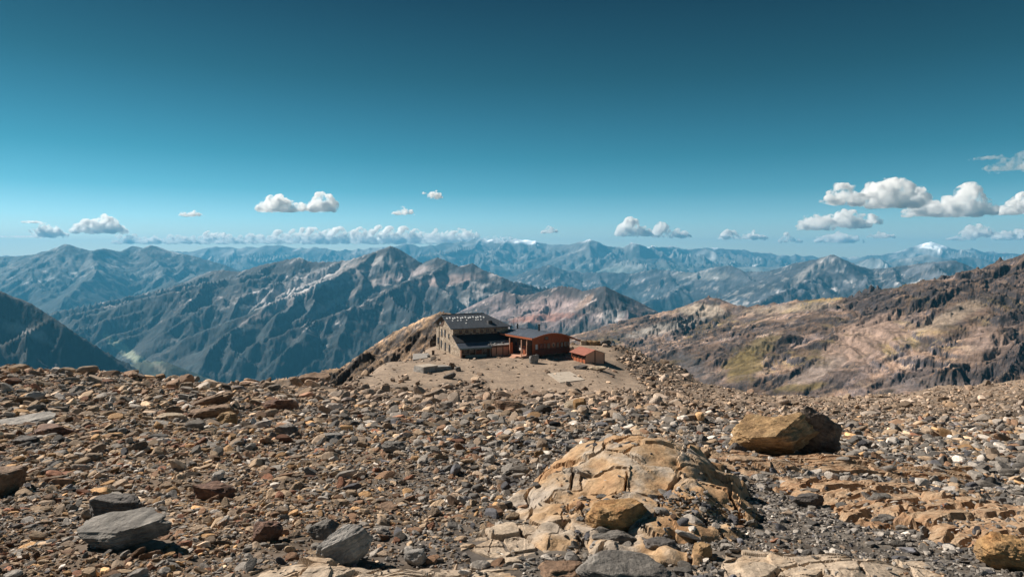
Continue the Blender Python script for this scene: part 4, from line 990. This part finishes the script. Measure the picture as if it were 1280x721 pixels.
# lean-to built on the long wall
k.poly('lean_to_side_wall', [(0, -5.8, rb0), (0, -.003, rb0), (0, -.003, 5.15), (0, -5.8, 2.55), (.3, -5.8, rb0), (.3, -.003, rb0), (.3, -.003, 5.15), (.3, -5.8, 2.55)],
       [(0, 3, 2, 1), (4, 5, 6, 7), (0, 1, 5, 4), (1, 2, 6, 5), (2, 3, 7, 6), (3, 0, 4, 7)], MW)
k.slab('lean_to_roof', [(-.35, -3.6, 3.82), (14.6, -3.6, 3.82), (14.6, -.004, 5.5), (-.35, -.004, 5.5)], .16, M['darkmetal'], label='dark upper roof band of the lean-to')
k.slab('lean_to_roof', [(-.35, -6.3, 2.62), (8.9, -6.3, 2.62), (8.9, -3.45, 3.78), (-.35, -3.45, 3.78)], .14, M['metal'], label='blue grey metal lower roof of the lean-to')
k.slab('lean_to_roof', [(8.95, -6.0, 2.95), (14.7, -6.0, 2.95), (14.7, -3.45, 3.88), (8.95, -3.45, 3.88)], .16, M['oldmetal'], label='pale weathered roof patch of the lean-to')
k.box('fascia', -.35, 8.9, -6.36, -6.303, 2.25, 2.6, M['teal'])
k.box('post', 0, .45, -6.0, -5.7, rb0, 2.45, M['palewood'])
for x in (2.6, 4.3, 6.2, 8.5): k.box('post', x, x + .16, -5.95, -5.78, rb0, 2.5, M['greywood'])
k.box('lean_to_wall', .46, 8.9, -5.3, -5.15, rb0, 2.6, M['darkwood'])
k.box('wind_screen', 1.4, 7.4, -6.1, -6.04, 0.02, .75, M['teal'])
k.box('counter', .5, 2.5, -5.92, -5.4, .95, 1.15, M['greywood']); k.box('plank_panel', 4.5, 6.1, -5.93, -5.86, .9, 1.8, M['rail'])
for x in (1.6, 3.5, 5.3, 7.3): k.win_y(x, 1.75, .9, .8, -5.3, M['greywood'], M['glass'])
k.box('shed_wall', 8.95, 14.3, -5.6, -5.4, rb0, 2.8, M['palewood'], label='pinkish plank wall under the pale roof patch')
for x in (8.95, 10.4, 12.3, 14.1): k.box('post', x, x + .15, -5.75, -5.603, rb0, 2.9, M['darkwood'])
k.box('beam', 8.95, 14.3, -5.8, -5.753, 2.35, 2.6, M['darkwood'])
for x, y in ((9.3, -4.6), (10.3, -5.2), (11.1, -4.5), (12.4, -5.0), (13.3, -4.4), (9.0, -5.4), (8.3, -5.7)):
    P_, Fc_ = rock_verts(int(x * 100), sub=1, flat=.5); zb = 2.95 + (y + 6.0) * .365 + .1
    k.poly('roof_stone', (P_ * .38 + np.array([x, y, zb])).tolist(), Fc_, M['oldmetal'])

# wooden chalet
k = Kit('wooden_chalet', (5.54, 181.0, -27.5), 35.5, 'red wooden chalet with a curved dark metal roof and balcony', 'chalet')
W, Dp = 12.9, 14.1
rx_ = np.array([-1.6, .0, 2.5, 5.5, 8.5, 11.0, 12.9, 15.2]); rzv = np.array([5.35, 5.75, 6.25, 6.5, 6.05, 5.3, 4.55, 3.65])
xs = np.linspace(-1.6, 15.2, 25); zs = np.interp(xs, rx_, rzv); zs = np.convolve(np.pad(zs, 2, mode='edge'), np.ones(5) / 5, 'valid')
def rtop(x): return float(np.interp(x, xs, zs))
v = []; f = []
for i, (x, z) in enumerate(zip(xs, zs)): v += [(x, -1.9, z), (x, Dp + .5, z), (x, -1.9, z - .14), (x, Dp + .5, z - .14)]
for i in range(len(xs) - 1):
    a = 4 * i; b = a + 4; f += [(a, b, b + 1, a + 1), (a + 2, a + 3, b + 3, b + 2), (a, a + 2, b + 2, b), (a + 1, b + 1, b + 3, a + 3)]
f += [(0, 1, 3, 2), (a + 4, a + 6, a + 7, a + 5)]
rf = k.poly('roof', v, f, M['metal'])
for x in np.arange(-1.5, 15.2, .93):
    z = rtop(x); k.box('roof_seam', x - .04, x + .04, -1.88, Dp + .48, z - .01, z + .09, M['metal'], rf)
v = []; f = []
for i, (x, z) in enumerate(zip(xs, zs)): v += [(x, -2.0, z + .04), (x, -1.903, z + .04), (x, -2.0, z - .42), (x, -1.903, z - .42)]
for i in range(len(xs) - 1):
    a = 4 * i; b = a + 4; f += [(a, b, b + 1, a + 1), (a + 2, a + 3, b + 3, b + 2), (a, a + 2, b + 2, b), (a + 1, b + 1, b + 3, a + 3)]
k.poly('fascia', v, f, M['redwood'], label='curved reddish fascia board along the front eave')
k.box('fascia', -1.72, -1.603, -1.9, Dp + .5, rtop(-1.6) - .45, rtop(-1.6) + .03, M['redwood'])
def wall_prof(name, y0, y1, x0, x1, zb, mat, off=.2):
    q = np.linspace(x0, x1, 14); v = []; f = []
    for x in q: v += [(x, y0, zb), (x, y0, rtop(x) - off), (x, y1, zb), (x, y1, rtop(x) - off)]
    for i in range(len(q) - 1):
        a = 4 * i; b = a + 4; f += [(a, b, b + 1, a + 1), (a + 2, a + 3, b + 3, b + 2), (a + 1, b + 1, b + 3, a + 3), (a, a + 2, b + 2, b)]
    f += [(0, 1, 3, 2), (a + 4, a + 6, a + 7, a + 5)]
    return k.poly(name, v, f, mat)
nb = 14
for i in range(nb):
    x0 = W * i / nb; x1 = W * (i + 1) / nb - .03; m_ = wall_prof('wall_panel', 0, .25 + .02 * (i % 2), x0, x1, 1.0, M['redwood'])
wall_prof('back_wall', Dp - .25, Dp, 0, W, -.8, M['darkwood'])
k.box('side_wall', .0, .25, .3, Dp - .26, -.8, 5.3, M['darkwood'], label='side wall facing the porch, its shade put into a dark wood colour')  # dark wood here paints the shade on this side of the chalet
k.box('side_wall', W - .25, W, .3, Dp - .26, -.8, 4.2, M['redwood'])
k.box('floor', 0.01, W - .01, .01, Dp - .3, .7, .98, M['darkwood'])
k.box('basement_wall', .26, W - .26, 1.6, 1.85, -.8, .7, MW)
for x in (.1, 3.3, 6.5, 9.5, 12.5): k.box('post', x, x + .3, .0, .3, -1.0, .69, M['greywood'])
bl = k.box('balcony', .0, W + .3, -1.3, -.003, .78, .96, M['rail'])
k.box('handrail', .0, W + .3, -1.32, -1.2, 1.88, 1.98, M['rail'], bl); k.box('handrail', .0, W + .3, -1.3, -1.22, 1.1, 1.2, M['rail'], bl)
for x in np.arange(.0, W + .3, .24): k.box('baluster', x, x + .15, -1.29, -1.23, .97, 1.87, M['rail'], bl)
for x, w_, g in ((1.2, .8, 'glare'), (2.7, .9, 'glass'), (3.9, .9, 'glass'), (5.3, .9, 'glass'), (8.5, .9, 'glass'), (10.0, .9, 'glass'), (11.2, .9, 'glass'), (12.2, .7, 'glass')):  # leftmost pane is pale to paint the reflection in it
    k.win_y(x, 2.8, w_ + .12, 1.5, .0, M['rail'], M[g])
k.win_y(4.6, 4.95, 1.3, .8, .0, M['darkwood'], M['glass'], name='attic_window')
ring = [(7.0 + .62 * math.cos(a), -.07, 2.95 + .62 * math.sin(a)) for a in np.linspace(0, 2 * math.pi, 20, endpoint=False)]
rr_ = ring + [(a, -.001, c) for a, b, c in ring]
k.poly('round_panel', rr_, [tuple(range(20))] + [(i, (i + 1) % 20, (i + 1) % 20 + 20, i + 20) for i in range(20)], M['palewood'])
k.win_y(7.0, 2.9, .5, .6, -.07, M['rail'], M['glass'], name='round_panel_window', d=.03)
for y, z in ((9.5, 2.6), (12, 2.6), (7.4, 3.0)): k.win_x(y, z, 1.0, 1.2, .0, M['rail'], M['glass'])
def tube(name, x, y, z0, z1, r, mat, parent=None):
    q = [(x + r * math.cos(a), y + r * math.sin(a)) for a in np.linspace(0, 2 * math.pi, 10, endpoint=False)]
    v = [(a, b, z0) for a, b in q] + [(a, b, z1) for a, b in q]
    return k.poly(name, v, [tuple(range(9, -1, -1)), tuple(range(10, 20))] + [(i, (i + 1) % 10, (i + 1) % 10 + 10, i + 10) for i in range(10)], mat, parent)
ch = tube('chimney', 5.2, 4.0, 6.2, 8.1, .26, M['darkmetal']); tube('chimney_cap', 5.2, 4.0, 8.103, 8.3, .38, M['darkmetal'], ch)
tube('flue', 4.4, 13.0, 6.0, 7.8, .22, M['darkmetal'])
tube('antenna_pole', 3.4, 13.4, 6.0, 9.8, .06, M['darkmetal']); tube('antenna_pole', 4.0, 12.6, 6.0, 9.0, .05, M['darkmetal'])
# porch on the left side
dk = k.box('porch_deck', -3.4, -.003, .6, 6.6, .35, .6, M['palewood'])
for x, y in ((-3.3, .7), (-1.8, .7), (-.3, .7), (-3.3, 3.6), (-3.3, 6.3)): k.box('deck_leg', x, x + .22, y, y + .22, -1.0, .349, M['greywood'], dk)
for s_ in range(3): k.box('step', -3.4 - .38 * (s_ + 1), -3.403 - .38 * s_, 2.4, 4.6, .42 - .17 * s_ - .15, .42 - .17 * s_, M['palewood'], dk)
for x, y in ((-3.2, .8), (-3.2, 6.2), (-1.4, .8)): k.box('porch_post', x, x + .2, y, y + .2, .603, 4.9, M['palewood'])
k.box('porch_rail', -3.25, -1.4, .72, .8, 1.45, 1.55, M['rail']); k.box('porch_panel', -1.5, -.02, .62, .7, .603, 3.4, M['darkwood'])
d_ = k.box('door', -.1, -.004, 3.2, 4.3, .61, 2.8, M['redwood']); k.box('door_window', -.13, -.103, 3.45, 4.05, 1.7, 2.5, M['glass'], d_)
k.win_x(2.0, 2.1, .9, 1.3, .0, M['palewood'], M['glare']); k.win_x(5.6, 2.1, .9, 1.3, .0, M['palewood'], M['glare'])  # pale panes put the brightness of the porch windows into their colour
k.box('bench', -2.9, -1.0, 1.1, 1.5, .95, 1.05, M['redwood']); k.box('lattice_wall', -3.2, -2.0, 6.3, 6.4, .603, 3.6, M['redwood'])

# shed
k = Kit('wooden_shed', (18.5, 171.4, -27.5), 25, 'small open-sided shed with a red brown roof beside the chalet', 'shed')
W, Dp = 5.6, 7.0
k.slab('roof', [(-.5, -.35, 2.12), (2.75, -.35, 3.35), (2.75, Dp + .3, 3.35), (-.5, Dp + .3, 2.12)], .1, M['redroof'], label='red brown left roof slope')
k.slab('roof', [(2.753, -.35, 3.35), (W + .35, -.35, 2.35), (W + .35, Dp + .3, 2.35), (2.753, Dp + .3, 3.35)], .1, M['oldmetal'], label='pale right roof slope')
k.poly('front_wall', [(.0, 0, -.6), (2.7, 0, -.6), (2.7, 0, 3.2), (.0, 0, 2.15), (.0, .15, -.6), (2.7, .15, -.6), (2.7, .15, 3.2), (.0, .15, 2.15)], [(0, 1, 2, 3), (7, 6, 5, 4), (3, 2, 6, 7), (0, 3, 7, 4), (1, 5, 6, 2), (0, 4, 5, 1)], M['palewood'])
k.poly('front_wall', [(2.95, 0, -.6), (5.6, 0, -.6), (5.6, 0, 2.3), (2.95, 0, 3.15), (2.95, .15, -.6), (5.6, .15, -.6), (5.6, .15, 2.3), (2.95, .15, 3.15)], [(0, 1, 2, 3), (7, 6, 5, 4), (3, 2, 6, 7), (0, 3, 7, 4), (1, 5, 6, 2), (0, 4, 5, 1)], M['palewood'])
for x, z in ((-.08, 2.1), (2.72, 3.2), (5.5, 2.3)): k.box('post', x, x + .2, -.08, .153 if x > 2 and x < 3 else -.003, -.8, z, M['darkwood'])
k.box('back_wall', 0, W, Dp - .15, Dp, -.6, 2.1, M['redwood']); k.box('side_wall', W - .15, W - .003, .16, Dp - .16, -.6, 2.2, M['redwood'])
k.box('half_wall', .0, .1, .2, Dp - .2, -.6, .9, M['redwood'])
for y in (1.5, 3.0, 4.5, 6.0): k.box('post', -.06, .12, y, y + .16, -.8, 2.2, M['darkwood'])
k.box('shelf', .3, 1.6, .6, Dp - .6, 1.0, 1.12, M['palewood']); k.box('beam', -.06, .12, .0, Dp, 1.95, 2.15, M['darkwood'])

# things around the hut
boulder('pale cubic rock at the corner of the chalet porch', 668, 457, 13, 14, 'pale', 950, dep=.9, blocky=1, cuts=7, rough=.04)
boulder('flat dark slab lying before the shed', 727, 462, 18, 6, 'dark', 951, dep=.7)
boulder('flat pale slab lying before the shed', 748, 464, 20, 7, 'sand', 952, dep=.7)
boulder('pointed dark rock on sand below the concrete block', 562, 475, 15, 9, 'dark', 953, tilt=(0, -.4))
boulder('square brown rock at the right end of the concrete block', 565, 463, 9, 10, 'brown', 954, blocky=1)
boulder('grey rock touching the right end of the concrete block', 573, 465, 9, 7, 'grey', 955)
for i, (x, y, s_, c_) in enumerate(((740, 433, 16, 'tan'), (730, 430, 10, 'sand'), (748, 431, 12, 'tan'), (757, 433, 14, 'dark'), (737, 427, 9, 'tan'))):
    boulder(['broad tan rock in the pile behind the shed', 'pale rock at the left of the pile behind the shed', 'upper right rock of the pile behind the shed', 'dark rock at the right end of the pile behind the shed', 'topmost rock of the pile behind the shed'][i], x, y, s_, 8, c_, 960 + i, sub=3)
k = Kit('concrete_block', (-20.5, 157.2, -27.6), 41, 'long weathered concrete block on the sandy plateau', 'concrete block')
v = [(0, 0, -.6), (8.6, .3, -.6), (8.4, 3.6, -.6), (-.2, 4.2, -.6), (.1, .1, 1.45), (8.3, .6, .85), (8.2, 3.4, .8), (.1, 4.0, 1.35)]
k.poly('block', v, [(3, 2, 1, 0), (4, 5, 6, 7), (0, 1, 5, 4), (1, 2, 6, 5), (2, 3, 7, 6), (3, 0, 4, 7)], M['concrete'])
k.box('capstone', .2, 4.2, .2, 3.8, 1.2, 1.53, M['padmat'])
# pale pad on the ground
def flat_pad(label, corners, mat, name):
    pts_ = [px2(a, b, PY(b)) for a, b in corners]; zz = max(float(H(p.x, p.y)) for p in pts_) + .10
    c0 = sum(pts_, Vector()) / len(pts_); kk = Kit(name, (c0.x, c0.y, zz), 0, label, 'concrete pad')
    kk.slab('slab', [(p.x - c0.x, p.y - c0.y, 0) for p in pts_], .35, mat)
flat_pad('pale concrete pad on the ground before the chalet', [(684, 467), (712, 464.5), (731, 475), (700, 478.5)], M['padmat'], 'concrete_pad')
flat_pad('small grey slab platform at the left end of the plateau', [(516, 449.5), (534, 447), (536, 441), (516, 442)], M['concrete'], 'stone_platform')
# low terrace wall and what stands on the terrace
def wall_run(label, a, b, h_, th, mat, nst=9):
    A, B = px2(a[0], a[1], PY(a[1])), px2(b[0], b[1], PY(b[1])); d = (B - A); L = d.length
    kk = Kit('terrace_wall', (A.x, A.y, float(H(A.x, A.y)) - .1), math.degrees(math.atan2(d.y, d.x)), label, 'low wall')
    rr = random.Random(3)
    for i in range(nst):
        x0 = L * i / nst; kk.box('stone', x0 + .03, x0 + L / nst - .03, -th / 2 - rr.uniform(0, .12), th / 2, -.5, h_ * rr.uniform(.8, 1.15), mat)
wall_run('low dark stone wall edging the terrace left of the refuge', (516, 433), (541, 447), .9, .7, BM['brown'], 14)
def post(label, px, py, h_, r, mat, name='fence_post', cat='post', group=None):
    Y_ = PY(py); p = px2(px, py, Y_); kk = Kit(name, (p.x, p.y, float(H(p.x, Y_)) - .1), 0, label, cat)
    kk.box('shaft', -r, r, -r, r, 0, h_, mat); kk.box('cap', -r * 1.3, r * 1.3, -r * 1.3, r * 1.3, h_ + .003, h_ + .08, mat)
    if group: kk.root['group'] = group
post('dark upright barrel-shaped bin on the refuge terrace', 541.5, 443, 1.2, .32, M['darkwood'], 'barrel', 'bin')
post('thin post at the left corner of the plateau', 514.5, 450, 2.1, .07, M['greywood'])
post('short post on the terrace near its back edge', 526, 437, 1.1, .1, M['darkwood'])
post('short post beside the terrace wall', 531, 438.5, 1.1, .1, M['darkwood'])
post('white post on the terrace beside the bin', 536, 446, .7, .35, M['concrete'], 'stone_pillar', 'stone pillar')
post('mast standing on the ridge behind the refuge', 545, 403, 6.0, .07, M['greywood'], 'ridge_mast', 'mast')
